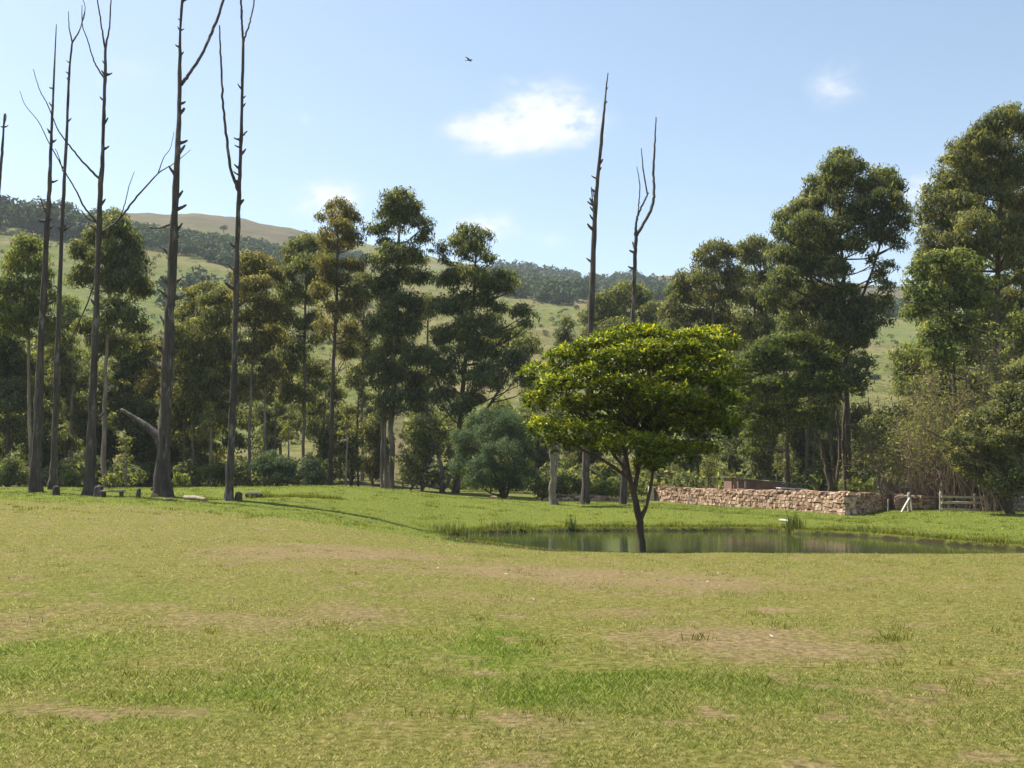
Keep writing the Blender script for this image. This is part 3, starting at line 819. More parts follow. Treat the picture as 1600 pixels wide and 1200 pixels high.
def tree(label, D, trunk, blobs, leafm, barkm='euc_bark', cat='tree', name='eucalyptus_tree', group=None, extra=(), zb=None, limbr=0.26, **kw):
    if name == 'eucalyptus_tree':
        kw.setdefault('droop', True); kw.setdefault('ratio', .30); kw.setdefault('flat', 1.0); kw['leaf'] = kw.get('leaf', .15) * 1.08
    base = W(trunk[0][0], trunk[0][1], D); base[2] = (gz(base[0], D) if zb is None else zb) - 0.15
    t = empty(name, base, label, cat, group)
    P, R = px_path(trunk, D); P[0] = base + 0
    P, R = smooth_path(P, R, 22); P[1:] += rng.normal(size=(21, 3)) * np.array([1, 1, 0]) * (0.25 * R[1:, None])
    mb = MB(); tube(mb, P, R, 8, 0.06, lambda tt, ang: 1 + 0.5 * np.exp(-tt * 22)[:, None] * (1 + .4 * np.sin(ang * 2.5)[None, :]))
    for ex in extra:
        ep, er = px_path(ex, D, rng.uniform(-1, 1)); 
        if ex[0][1] > 700: ep[0][2] = gz(ep[0][0], ep[0][1]) - 0.15
        ep, er = smooth_path(ep, er, 16); ep[1:] += rng.normal(size=(15, 3)) * (0.2 * er[1:, None]); tube(mb, ep, er, 7, 0.06)
    cen = crown_mesh(blobs, D, M[leafm], t, base, **kw)
    for c0 in cen:
        dist = np.linalg.norm(P - c0, axis=1) + np.where(P[:, 2] > c0[2] - 0.15 * abs(c0[0] - P[:, 0]) - 0.3, 3.0, 0)
        i = int(np.argmin(dist)); Lr = np.linalg.norm(P[i] - c0)
        if Lr > 0.25:
            limb(mb, P[i], c0, min(R[i] * .6, 0.02 + Lr * 0.028), 0.018, 0.08)
            for _ in range(2):
                q = c0 + rng.normal(size=3) * 0.35 * limbr * 3; limb(mb, (P[i] + c0) / 2 + [0, 0, -.08 * Lr], q, 0.02 + Lr * .008, 0.01, 0.05, 5, 4)
    mb.build('trunk', M[barkm], t, base)
    return t


def auto(px, top, bot, hw, n_=9, seed=0, r=0.42):
    """clump list for a filler tree: an uneven column of clumps"""
    g = np.random.default_rng(seed); out = []
    for i in range(n_):
        t_ = (i + 0.3 * g.random()) / n_
        wd = hw * (0.35 + 0.65 * math.sin(math.pi * min(0.95, 0.16 + t_ * 0.85)))
        py = top + hw * r * .7 + (bot - top - hw * r) * t_
        out.append((px + g.uniform(-1, 1) * wd * .7, py, hw * r * g.uniform(.8, 1.3), hw * r * g.uniform(.55, .9)))
    return out


# --- back row, left to right (each one is its own tree)
EUG = 'eucalyptus trees along the back of the lawn'
tree('pale green sapling-like eucalyptus behind the leftmost dead trunks', 74, [(48, 765, 7), (46, 620, 5), (44, 500, 4), (43, 400, 2)],
     [(44, 395, 18, 18), (30, 425, 22, 20), (62, 430, 18, 18), (22, 465, 24, 20), (58, 470, 24, 22), (12, 505, 26, 20), (45, 515, 30, 24), (75, 520, 16, 18), (5, 460, 14, 18)], 'light', cat='tree', group=EUG, leaf=.14)
tree('dark leafy tree filling the far left edge under the pale sapling', 80, [(12, 765, 8), (12, 640, 7), (10, 560, 4)],
     [(8, 560, 34, 24), (38, 585, 26, 24), (-15, 600, 40, 35), (15, 630, 38, 30), (45, 645, 22, 24), (5, 680, 40, 22), (-10, 520, 26, 24)], 'euc_dark', 'brown_bark', name='leafy_tree', leaf=.16)
tree('tall clumpy eucalyptus with dark right side, directly behind the whippy dead trunk', 76, [(163, 765, 9), (164, 650, 8), (168, 520, 6), (172, 430, 5), (170, 365, 2.5)],
     [(168, 350, 18, 14), (178, 368, 24, 16), (150, 382, 20, 16), (198, 392, 20, 17), (134, 408, 20, 18), (170, 412, 28, 18), (208, 420, 18, 18), (128, 440, 16, 14), (160, 446, 22, 14), (196, 448, 26, 16), (218, 462, 18, 14),
      (185, 500, 32, 18), (145, 520, 24, 16), (215, 508, 15, 12), (175, 545, 36, 16)], 'euc', group=EUG, leaf=.15, dens=1.1)
tree('olive undergrowth eucalyptus between the second and third whole dead trunks', 84, [(112, 765, 6), (112, 640, 5), (114, 560, 3)],
     auto(112, 520, 720, 42, 9, 31), 'euc', name='eucalyptus_tree', group=EUG, leaf=.15)
tree('bushy dark tree with green crown left of the thickest dead trunk', 86, [(205, 765, 7), (205, 650, 6), (208, 580, 3)],
     auto(208, 525, 735, 56, 12, 33), 'euc_dark', 'brown_bark', name='leafy_tree', leaf=.16)
tree('broad olive eucalyptus just right of the thickest dead trunk', 82, [(300, 762, 6), (302, 640, 5), (305, 540, 3), (306, 490, 2)],
     [(318, 470, 26, 14), (345, 478, 26, 16), (296, 500, 26, 18), (330, 510, 32, 18), (285, 545, 34, 24), (325, 555, 34, 24), (300, 600, 44, 26), (345, 610, 24, 26), (278, 640, 32, 26), (325, 660, 36, 26), (300, 700, 40, 20)], 'olive', group=EUG, leaf=.14,
     extra=[[(327, 762, 3), (328, 690, 2.6), (329, 620, 2)], [(289, 762, 3.5), (288, 690, 3), (286, 620, 2)]])
tree('gold tinged slim tree behind the thickest dead trunk on its left', 90, [(240, 762, 4), (240, 640, 3), (240, 560, 2)],
     [(238, 560, 20, 18), (225, 595, 22, 20), (250, 610, 20, 24), (235, 650, 28, 22), (228, 700, 26, 18)], 'bronze', group=EUG, leaf=.14)
tree('bronze topped eucalyptus with twin pale stems right of the slender dead trunk', 80, [(389, 762, 5), (391, 640, 4.5), (398, 520, 3.5), (404, 425, 2)],
     [(402, 418, 24, 13), (384, 436, 20, 13), (420, 440, 18, 13), (398, 458, 28, 14), (378, 470, 14, 12), (415, 492, 26, 15), (388, 512, 20, 15), (425, 535, 20, 15), (396, 555, 26, 15), (420, 590, 24, 18), (390, 610, 20, 16)], 'bronze', group=EUG, leaf=.14,
     extra=[[(413, 762, 4.5), (414, 650, 4), (416, 560, 3)]])
tree('mid green eucalyptus left of the straight brown trunk', 84, [(474, 765, 6), (475, 640, 5), (477, 500, 4), (480, 390, 2)],
     [(482, 386, 20, 11), (462, 402, 20, 13), (500, 405, 18, 12), (478, 424, 28, 14), (448, 440, 18, 14), (500, 448, 22, 15), (465, 475, 28, 16), (444, 510, 20, 16), (486, 518, 24, 18), (460, 560, 26, 18), (488, 590, 22, 20), (462, 630, 26, 18), (440, 590, 16, 14)], 'euc', group=EUG, leaf=.14)
tree('slim eucalyptus with one straight brown trunk bare to half its height', 77, [(515, 765, 8.5), (519, 640, 7.5), (524, 500, 5.5), (527, 400, 4), (528, 335, 2)],
     [(528, 332, 17, 11), (512, 348, 16, 11), (543, 350, 17, 11), (526, 364, 26, 12), (505, 378, 12, 8), (556, 380, 13, 9), (530, 388, 20, 9), (505, 420, 18, 12), (548, 422, 20, 13), (526, 445, 18, 10), (500, 462, 16, 12), (552, 468, 18, 14), (530, 492, 22, 12), (508, 520, 15, 12), (553, 525, 18, 14), (540, 560, 18, 12)], 'bronze', 'brown_bark', group=EUG, leaf=.135)
tree('tallest centre eucalyptus with a wide crown over three close trunks', 76, [(611, 770, 11), (613, 640, 9), (616, 500, 7), (622, 400, 5), (626, 330, 2.5)],
     [(625, 322, 26, 12), (608, 340, 20, 12), (646, 338, 20, 12), (630, 352, 26, 10), (592, 368, 16, 10), (658, 358, 14, 10), (603, 385, 14, 8), (660, 378, 14, 8), (625, 402, 32, 10), (596, 418, 22, 13), (650, 412, 20, 11), (615, 440, 28, 14), (648, 446, 24, 14), (588, 460, 20, 14), (622, 480, 32, 18), (655, 490, 18, 14), (596, 510, 24, 18), (634, 525, 30, 18),
      (612, 560, 34, 20), (652, 566, 24, 18), (592, 590, 24, 18), (632, 605, 32, 18), (610, 640, 28, 16), (655, 630, 18, 14)], 'euc_dark', group=EUG, leaf=.15, dens=1.15,
     extra=[[(603, 770, 7), (601, 660, 6), (604, 560, 4)], [(596, 768, 5), (597, 690, 4.5), (598, 620, 3.5)]])
tree('spreading eucalyptus with a detached top clump right of the tallest centre tree', 74, [(712, 772, 12), (716, 680, 10), (728, 560, 8), (740, 460, 5), (744, 400, 3)],
     [(730, 374, 22, 10), (748, 384, 22, 10), (715, 390, 16, 9), (770, 411, 12, 9), (735, 400, 18, 7), (683, 400, 13, 9), (696, 412, 10, 7), (728, 432, 22, 10), (702, 446, 24, 13), (748, 440, 18, 10), (790, 440, 14, 11), (794, 458, 14, 10), (768, 456, 18, 11), (740, 475, 28, 14), (700, 490, 26, 14), (770, 492, 20, 13), (816, 496, 14, 10), (822, 512, 10, 8),
      (745, 515, 34, 14), (705, 535, 26, 16), (785, 535, 32, 14), (826, 548, 20, 12), (750, 560, 38, 18), (800, 572, 28, 14), (700, 585, 28, 18), (760, 600, 34, 18), (815, 600, 20, 14), (730, 640, 28, 14), (690, 630, 18, 14)], 'euc_dark', 'brown_bark', group=EUG, leaf=.15, dens=1.1,
     extra=[[(724, 690, 6), (760, 640, 4.5), (795, 585, 3)], [(718, 650, 5), (690, 610, 4), (676, 570, 2.5)]])
tree('clumpy eucalyptus between the spreading tree and tallest centre tree, further back', 96, [(668, 760, 5), (668, 620, 4), (668, 500, 3)],
     auto(670, 470, 690, 34, 10, 35), 'olive', group=EUG, leaf=.16)
tree('olive filler eucalyptus between the brown trunk and tallest centre tree', 95, [(566, 760, 5), (566, 620, 4), (568, 480, 3)],
     auto(568, 432, 700, 32, 11, 36), 'olive', group=EUG, leaf=.15)
tree('hazy dark eucalyptus filling between the olive tree and the twin pale stems', 98, [(438, 760, 5), (438, 600, 4), (438, 470, 3)],
     auto(436, 440, 700, 30, 11, 37), 'euc', group=EUG, leaf=.16)
tree('dark eucalyptus standing behind the slender dead trunk', 96, [(362, 760, 5), (362, 620, 4), (362, 520, 3)],
     auto(360, 470, 720, 34, 10, 38), 'euc', group=EUG, leaf=.16)
# right hand half
tree('rounded clumpy tree on the slope behind the pair of dead poles', 118, [(968, 600, 6), (970, 550, 5), (975, 490, 3)],
     [(985, 458, 24, 10), (962, 468, 22, 10), (1008, 472, 18, 10), (940, 482, 16, 11), (982, 486, 34, 12), (1022, 494, 16, 12), (955, 500, 24, 12), (1032, 512, 12, 10), (1000, 512, 30, 12), (925, 505, 16, 14), (972, 525, 40, 14), (935, 530, 24, 14)], 'euc', 'brown_bark', leaf=.2, dome=.8, zb=None)
tree('small conical tree on the grassy slope left of the round tree', 112, [(885, 600, 4), (885, 560, 3), (885, 515, 1.5)],
     [(885, 512, 8, 8), (884, 526, 13, 9), (887, 542, 17, 10), (884, 560, 20, 12)], 'euc_dark', 'brown_bark', leaf=.18, dome=.6)
tree('open topped eucalyptus above the right side of the round tree', 88, [(1108, 765, 8), (1110, 620, 7), (1114, 500, 5), (1116, 410, 3)],
     [(1120, 396, 22, 9), (1102, 404, 16, 9), (1136, 406, 16, 9), (1088, 428, 10, 7), (1118, 418, 22, 9), (1075, 445, 22, 11), (1105, 446, 22, 12), (1142, 440, 18, 12), (1060, 464, 20, 13), (1095, 474, 30, 14), (1135, 474, 26, 14), (1050, 492, 18, 13), (1085, 505, 34, 15), (1130, 510, 34, 16), (1060, 530, 26, 14)], 'olive', group=EUG, leaf=.16)
tree('shorter eucalyptus filling between the open topped tree and big right tree', 92, [(1176, 765, 8), (1178, 600, 6), (1180, 420, 3)],
     [(1180, 384, 14, 8), (1164, 398, 16, 9), (1196, 396, 14, 9), (1178, 412, 24, 12), (1160, 440, 18, 14), (1195, 445, 24, 16), (1170, 480, 26, 18), (1205, 490, 22, 18), (1180, 520, 32, 18)], 'euc', group=EUG, leaf=.16)
tree('big twin topped eucalyptus with loose right side, above the stone wall', 72, [(1323, 768, 15), (1322, 660, 13), (1321, 540, 10), (1318, 440, 7), (1312, 340, 4), (1316, 270, 2)],
     [(1320, 252, 16, 12), (1306, 270, 20, 13), (1334, 272, 16, 12), (1290, 290, 22, 14), (1318, 292, 22, 14), (1272, 308, 18, 14), (1340, 300, 14, 12), (1378, 286, 20, 11), (1396, 300, 16, 13), (1362, 302, 18, 13), (1384, 316, 24, 14), (1404, 328, 14, 14), (1352, 330, 22, 15), (1250, 336, 20, 13), (1292, 326, 28, 16), (1320, 346, 24, 15),
      (1228, 352, 16, 12), (1262, 362, 28, 17), (1300, 368, 28, 17), (1350, 362, 22, 14), (1390, 350, 20, 14), (1410, 356, 12, 12), (1222, 378, 14, 13), (1242, 392, 22, 15), (1284, 400, 30, 18), (1330, 392, 20, 13), (1380, 376, 16, 11), (1404, 382, 12, 9), (1224, 412, 20, 14), (1262, 430, 32, 18), (1306, 432, 22, 16), (1366, 412, 10, 8), (1388, 418, 9, 7), (1372, 436, 10, 7), (1230, 446, 26, 18), (1278, 468, 30, 18),
      (1320, 470, 22, 14), (1382, 450, 10, 8), (1205, 470, 18, 16), (1248, 492, 32, 18), (1304, 500, 32, 18), (1348, 488, 28, 16), (1376, 482, 16, 14), (1336, 516, 32, 18), (1366, 512, 20, 14), (1290, 532, 34, 16), (1330, 546, 28, 14)], 'euc', 'brown_bark', group=EUG, leaf=.15, dens=1.15, depth=1.1,
     extra=[[(1322, 520, 8), (1345, 470, 5.5), (1370, 400, 4), (1385, 330, 2.5)], [(1321, 560, 7), (1295, 500, 5), (1262, 420, 3)], [(1334, 520, 4), (1362, 470, 3), (1385, 440, 1.5)]])
tree('bright green broadleaved tree below the big eucalyptus, right of the round tree', 66, [(1232, 775, 8), (1230, 690, 7), (1228, 600, 4)],
     [(1230, 540, 34, 13), (1262, 544, 30, 13), (1196, 552, 30, 14), (1294, 562, 26, 14), (1170, 580, 26, 15), (1222, 576, 44, 16), (1272, 588, 34, 16), (1160, 612, 22, 16), (1200, 614, 32, 18), (1248, 622, 36, 18), (1292, 612, 24, 18), (1175, 650, 22, 20), (1215, 660, 28, 18), (1180, 688, 18, 18), (1262, 660, 28, 16)], 'broad', 'brown_bark', name='broadleaf_tree', leaf=.13, ratio=.5, flat=.5, dome=.7)
tree('dark multi stemmed tree with forked trunks behind the stone wall', 70, [(1300, 768, 13), (1296, 740, 11), (1284, 700, 8), (1268, 650, 6), (1262, 600, 4)],
     [(1300, 600, 22, 18), (1335, 600, 18, 18), (1280, 640, 24, 18), (1345, 580, 14, 14)], 'euc_dark', 'brown_bark', name='leafy_tree', leaf=.13, dens=.8,
     extra=[[(1300, 762, 8), (1302, 720, 6), (1292, 660, 5), (1290, 610, 3)], [(1303, 762, 6), (1312, 700, 5), (1308, 640, 4), (1318, 590, 3)], [(1322, 765, 6), (1318, 690, 5), (1322, 620, 4)]])
tree('very tall leafy eucalyptus with reddish trunk at the right edge', 66, [(1560, 775, 15), (1557, 640, 13), (1556, 500, 10), (1560, 380, 8), (1566, 270, 4), (1572, 190, 2)],
     [(1572, 182, 16, 10), (1558, 196, 18, 12), (1590, 200, 20, 13), (1540, 212, 18, 13), (1572, 220, 28, 15), (1612, 215, 24, 18), (1522, 236, 22, 14), (1550, 246, 28, 16), (1592, 250, 28, 17), (1500, 260, 18, 13), (1632, 260, 26, 22), (1528, 274, 28, 16), (1570, 284, 30, 17), (1610, 290, 26, 18), (1474, 286, 18, 12), (1498, 296, 24, 15), (1456, 304, 14, 11), (1540, 312, 30, 16), (1586, 326, 28, 17),
      (1462, 326, 20, 14), (1500, 332, 28, 16), (1628, 330, 26, 22), (1450, 350, 14, 13), (1480, 360, 26, 16), (1524, 362, 30, 17), (1604, 368, 26, 18), (1448, 376, 16, 13), (1492, 392, 28, 15), (1536, 398, 20, 14), (1588, 402, 22, 16), (1620, 410, 24, 20), (1600, 450, 20, 14), (1450, 404, 16, 12), (1580, 476, 18, 12)], 'olive', 'brown_bark', group=EUG, leaf=.14, dens=1.1,
     extra=[[(1558, 520, 7), (1535, 440, 5), (1505, 350, 3)], [(1560, 420, 6), (1590, 350, 4), (1610, 270, 3)]])
tree('light green rounded tree in front of the very tall right tree', 60, [(1492, 775, 8), (1494, 680, 7), (1490, 580, 5), (1484, 470, 3)],
     [(1462, 414, 22, 11), (1488, 412, 24, 12), (1440, 428, 18, 12), (1515, 424, 22, 12), (1462, 440, 28, 14), (1500, 448, 28, 14), (1428, 456, 16, 14), (1534, 450, 16, 14), (1452, 470, 26, 14), (1492, 480, 30, 14), (1528, 482, 18, 14), (1440, 498, 18, 14), (1474, 510, 28, 14), (1510, 512, 22, 14), (1455, 530, 22, 14), (1495, 540, 26, 15), (1530, 530, 20, 14), (1470, 560, 24, 14), (1515, 570, 24, 14)], 'light', 'brown_bark', name='broadleaf_tree', leaf=.12, ratio=.5)
tree('dark leafy tree drooping over the rail fence at the right edge', 54, [(1578, 802, 16), (1572, 740, 14), (1580, 690, 10), (1596, 620, 6)],
     [(1610, 590, 34, 22), (1640, 620, 40, 30), (1590, 628, 34, 20), (1560, 652, 30, 16), (1604, 664, 36, 20), (1525, 668, 24, 12), (1560, 690, 34, 15), (1500, 690, 22, 10), (1600, 706, 34, 20), (1530, 712, 28, 13), (1570, 728, 32, 15), (1500, 724, 16, 9), (1605, 745, 30, 18), (1545, 748, 26, 12), (1580, 766, 28, 12), (1475, 705, 12, 7), (1640, 700, 40, 40), (1520, 742, 18, 9)], 'olive', 'brown_bark', name='leafy_tree', leaf=.09, ratio=.5, dome=.42, dens=.9,
     extra=[[(1580, 712, 7), (1530, 700, 4.5), (1485, 690, 3), (1440, 668, 1.5)], [(1575, 720, 6), (1530, 735, 4), (1500, 725, 2)]])
tree('feathery bluish green bushy tree left of the round tree', 65, [(787, 782, 9), (786, 750, 8), (782, 710, 5)],
     [(770, 656, 24, 12), (745, 668, 22, 13), (795, 668, 24, 14), (722, 690, 20, 14), (765, 686, 30, 16), (812, 690, 22, 16), (738, 712, 28, 16), (785, 712, 32, 16), (822, 715, 16, 16), (722, 735, 18, 14), (760, 738, 30, 15), (805, 740, 26, 15), (745, 758, 22, 10), (790, 760, 26, 9), (825, 748, 12, 10)], 'blue', 'brown_bark', name='feathery_tree', leaf=.085, ratio=.24, dome=.32, dens=.6, flat=1.2,
     extra=[[(787, 770, 5), (770, 735, 4), (752, 700, 2)], [(788, 765, 5), (805, 730, 4), (815, 700, 2)]])
tree('dark tangled half dead tree with crooked low limbs left of the feathery tree', 72, [(690, 775, 10), (692, 740, 8), (680, 700, 6), (668, 670, 3)],
     [(668, 668, 22, 12), (650, 690, 18, 10), (690, 690, 18, 10), (665, 712, 24, 12), (705, 720, 16, 10), (640, 725, 14, 10), (650, 750, 20, 10)], 'euc_dark', 'dead', name='dead_tree_tangle', cat='tree', leaf=.11, dens=.5,
     extra=[[(688, 770, 7), (705, 740, 5), (700, 705, 3.5), (712, 680, 2)], [(660, 775, 7), (658, 745, 5), (640, 720, 3), (632, 700, 2)], [(706, 775, 6), (722, 745, 4), (716, 715, 3), (728, 700, 2)], [(640, 765, 4), (660, 735, 3), (690, 730, 3), (712, 745, 3), (716, 775, 3)]])
tree('pale trunked tree half hidden behind the left of the round crown', 57, [(866, 788, 15), (864, 740, 11), (860, 690, 8), (855, 640, 5)],
     [(862, 640, 20, 14), (880, 660, 18, 12), (850, 664, 14, 12), (870, 690, 16, 8)], 'light', 'euc_bark', name='broadleaf_tree', leaf=.11, dens=.7,
     extra=[[(864, 735, 6), (872, 700, 5), (876, 670, 3)]])

# filler trees behind, each a slim dark eucalyptus
fill = [(-20, 430, 740, 46, 92, 'euc', 'half cropped eucalyptus furthest left behind the dark leafy tree'),
        (92, 470, 730, 34, 98, 'light', 'pale slim eucalyptus behind the gap of the second and third whole dead trunks'),
        (262, 540, 730, 36, 100, 'euc', 'slim eucalyptus hidden behind the thickest dead trunk'),
        (505, 590, 740, 30, 92, 'euc', 'low eucalyptus left of the straight brown trunk foot'),
        (548, 640, 745, 24, 82, 'olive', 'young olive eucalyptus right of the straight brown trunk foot'),
        (584, 650, 750, 26, 88, 'olive', 'young eucalyptus left of the three close trunks'),
        (655, 650, 740, 22, 90, 'euc_dark', 'young dark eucalyptus right of the three close trunks'),
        (420, 640, 745, 26, 88, 'euc_dark', 'low dark eucalyptus below the bronze topped tree'),
        (842, 590, 745, 34, 92, 'euc', 'eucalyptus left of the round crown, level with its top'),
        (905, 640, 745, 40, 88, 'euc_dark', 'dark tree behind the left dead pole'),
        (1020, 560, 745, 44, 95, 'euc_dark', 'dark tree wholly behind the round crown'),
        (1080, 560, 745, 44, 90, 'euc_dark', 'dark tree peeping out beneath the right of the round crown'),
        (1140, 520, 745, 44, 84, 'euc_dark', 'dark tree left of the bright green broadleaved tree'),
        (1192, 620, 748, 34, 80, 'euc', 'mid green tree beneath the bright green broadleaved tree, left part'),
        (1250, 600, 745, 40, 88, 'euc_dark', 'dark tree behind the roofed hut'),
        (1530, 230, 560, 62, 76, 'olive', 'tall dense eucalyptus directly behind the very tall right tree'),
        (1600, 300, 620, 56, 80, 'euc', 'dark eucalyptus cropped by the right edge behind the tall pair'),
        (1262, 330, 600, 46, 84, 'euc', 'dense eucalyptus behind the left half of the big twin topped tree'),
        (66, 560, 748, 44, 88, 'euc_dark', 'dark tree behind the foot of the leftmost whole dead trunk'),
        (150, 570, 748, 46, 92, 'euc_dark', 'dark tree behind the foot of the whippy dead trunk'),
        (240, 600, 750, 44, 94, 'euc_dark', 'dark tree behind the foot of the thickest dead trunk'),
        (300, 620, 748, 44, 96, 'euc', 'tree behind the fallen pale log'),
        (1290, 540, 748, 50, 94, 'euc_dark', 'dark tree behind the forked trunks of the multi stemmed tree'),
        (1195, 560, 748, 50, 96, 'euc_dark', 'dark tree behind the hut seen through the broadleaved tree'),
        (1545, 470, 700, 44, 74, 'light', 'yellow green leafy tree below the very tall right tree'),
        (1600, 500, 700, 50, 70, 'light', 'pale leafy tree cropped by the right edge above the fence'),
        (1450, 550, 745, 66, 76, 'light', 'pale leafy tree standing behind the twiggy bushes'),
        (1400, 640, 750, 44, 80, 'olive', 'low olive tree behind the left end of the twiggy bushes'),
        (1345, 640, 745, 26, 84, 'olive', 'small olive tree right of the big brown trunk behind the wall')]
for i, (px, top, bot, hw, D, lm, lab) in enumerate(fill):
    tree(lab, D, [(px, 765, 6), (px + rng.uniform(-4, 4), (top + bot) / 2 + 40, 4.5), (px + rng.uniform(-5, 5), top + 20, 2)],
         auto(px, top, bot, hw, 11, 60 + i, .44), lm, 'euc_bark' if i % 2 else 'brown_bark', group=EUG, leaf=.16,
         extra=[[(px + 12, 765, 3.5), (px + 10, 690, 3), (px + 12, 620, 2)]])


# thin saplings standing in the gaps
def saplings():
    for px, top, D, lab in [(540, 640, 70, 'thin sapling just right of the straight brown trunk'), (196, 690, 66, 'thin sapling left of the broken low limb'), (328, 640, 72, 'thin sapling right of the thickest dead trunk'),
                            (449, 640, 74, 'thin sapling between the twin pale stems and brown trunk'), (1105, 700, 70, 'thin sapling above the left part of the stone wall'), (1225, 690, 76, 'thin pale stem behind the hut roof')]:
        tree(lab, D, [(px, 766, 3.2), (px + 2, (766 + top) / 2, 2.4), (px, top, 1.2)], [(px + rng.uniform(-6, 6), top + t_ * 14, 9 + t_ * 1.5, 6) for t_ in range(4)], 'olive', 'euc_bark', cat='sapling', name='sapling', group='thin saplings among the eucalyptus', leaf=.1, dens=.6, dome=.35)


saplings()


# ------------------------------------------------------------------ the round tree by the pond
def round_tree():
    D = 33.4
    base = G(1003, D); base[2] -= 0.10
    t = empty('broadleaf_tree', base, 'round crowned tree with glossy yellow green leaves standing at the pond edge', 'tree')
    mb = MB()
    def br(pts, dy=0, ns=10, n_=18):
        P, R = px_path(pts, D, dy); R = [q * .86 for q in R]
        if pts[0][1] > 850: P[0] = base + 0
        P, R = smooth_path(P, R, n_); P[1:] += rng.normal(size=(n_ - 1, 3)) * R[1:, None] * .10; R = R * (1 + .1 * rng.random(n_)); tube(mb, P, R, ns, .05)
        return P
    br([(1003, 862, 19), (1001, 835, 14), (999, 810, 15), (992, 780, 12), (985, 750, 11), (978, 715, 9), (968, 670, 6)])
    br([(1000, 812, 11), (1010, 790, 7), (1016, 765, 6.5), (1020, 740, 6), (1030, 700, 5)], .4)
    br([(990, 775, 10), (996, 740, 10), (1000, 700, 9), (1006, 650, 6), (1012, 590, 4)], .8)
    br([(986, 752, 8), (966, 735, 7), (940, 718, 6), (905, 700, 4.5), (868, 672, 3)], -.8)
    br([(982, 740, 7), (955, 705, 6), (925, 660, 5), (890, 610, 3)], 1.2)
    br([(1000, 700, 7), (1040, 665, 6), (1085, 640, 4.5), (1125, 620, 3)], .6)
    br([(998, 720, 6), (1035, 700, 5), (1075, 690, 4), (1110, 688, 2.5)], -1.2)
    br([(1004, 660, 6), (1045, 610, 5), (1080, 565, 3)], -.5); br([(1000, 690, 6), (975, 640, 5), (960, 580, 3)], -.8)
    for _ in range(60):
        a = rng.uniform(0, 6.28); e = rng.uniform(0.1, 1.3); p0 = W(1000 + rng.uniform(-30, 30), 680, D); q = W(1000 + 150 * math.cos(a) * math.cos(e) * .95, 640 - 100 * math.sin(e), D + 2.7 * math.sin(a) * math.cos(e))
        limb(mb, p0, q, .03, .009, .05, 6, 5)
    mb.build('trunk', M['brown_bark'], t, base)
    # crown: tiers of flattened sprays carrying whorls of large leaves
    pads = []
    outline = [(850, 588, 32, 13), (838, 630, 20, 14), (850, 668, 26, 12), (868, 690, 20, 8), (890, 560, 34, 13), (880, 605, 36, 16), (905, 640, 34, 16), (895, 672, 30, 12), (930, 548, 36, 14), (955, 530, 30, 10), (985, 524, 34, 9), (1020, 522, 34, 9),
               (925, 590, 44, 16), (960, 565, 46, 16), (1000, 550, 46, 16), (1045, 534, 34, 12), (1045, 556, 46, 16), (965, 604, 52, 12), (1000, 615, 46, 14), (950, 640, 46, 18), (940, 672, 44, 16), (1010, 580, 50, 16), (1080, 530, 26, 9), (1105, 524, 28, 8), (1126, 523, 20, 7), (1128, 545, 24, 14), (1090, 552, 36, 14), (1100, 570, 38, 14),
               (1060, 590, 46, 16), (1110, 600, 36, 18), (1140, 590, 18, 14), (1050, 630, 48, 18), (1100, 640, 44, 18), (1145, 630, 20, 18), (1000, 650, 50, 20), (1060, 670, 50, 18), (1115, 672, 38, 16), (1148, 665, 14, 12), (990, 690, 46, 14), (1040, 705, 44, 12), (950, 700, 34, 10), (1085, 706, 36, 10), (915, 700, 24, 8), (1020, 728, 28, 8)]
    for (px, py, rx, ry) in outline:
        cw = math.sqrt(max(0.05, 1 - ((px - 990) / 178) ** 2 - ((py - 640) / 150) ** 2 * .6)) * 3.1
        k_ = 3 if cw > 1.5 else 2
        for q in range(k_):
            dy = rng.uniform(-1, 1) * cw * (0.95 if q else .5) * (-1 if q == 1 else 1)
            if q == 1: dy = -abs(dy) if rng.random() < .7 else dy
            sz = rng.uniform(.7, 1.1); pads.append((W(px + rng.uniform(-9, 9), py + rng.uniform(-6, 6), D + dy), rx / F * D * sz, ry / F * D * sz))
    mb = MB(); n_tot = 0
    for c0, rx, rz in pads:
        rz = rz * 1.25; n_ = int(46 * rx * (rx + rz) * 2 / 1.0) + 8
        u = unit(n_); u[:, 2] = np.where(rng.random(n_) < .8, np.abs(u[:, 2]), u[:, 2])
        C_ = c0 + u * (0.6 + .45 * rng.random(n_))[:, None] * np.array([rx, rx, rz])
        up = u * .6 + np.array([0, 0, .75]) + rng.normal(size=(n_, 3)) * .35; up /= np.linalg.norm(up, axis=1)[:, None]
        kk = 7
        idx = np.repeat(np.arange(n_), kk)
        rad = unit(len(idx)); rad -= up[idx] * (rad * up[idx]).sum(1)[:, None] * 1.0; rad /= np.linalg.norm(rad, axis=1)[:, None]
        el = rng.uniform(0.0, 1.0, len(idx))[:, None]
        td = rad * np.cos(el) + up[idx] * np.sin(el)
        hl = 0.082 * (0.65 + .6 * rng.random(len(idx)))
        P = C_[idx] + td * (hl * 1.05)[:, None]
        Nn = up[idx] * np.cos(el) - rad * np.sin(el) + rng.normal(size=(len(idx), 3)) * .22; Nn /= np.linalg.norm(Nn, axis=1)[:, None]
        v = np.clip(0.36 + .2 * rng.normal(size=len(idx)) + .42 * np.clip(u[idx, 2], -.5, 1) * (0.35 + .65 * rng.random(len(idx))), 0, 1)  # sunlit tops put into the leaf colour: upper leaves of each pad lighter
        t_ = td + 0; n2 = len(idx)
        t_ -= Nn * (t_ * Nn).sum(1)[:, None]; t_ /= np.linalg.norm(t_, axis=1)[:, None]; b_ = np.cross(Nn, t_); h_ = hl[:, None]
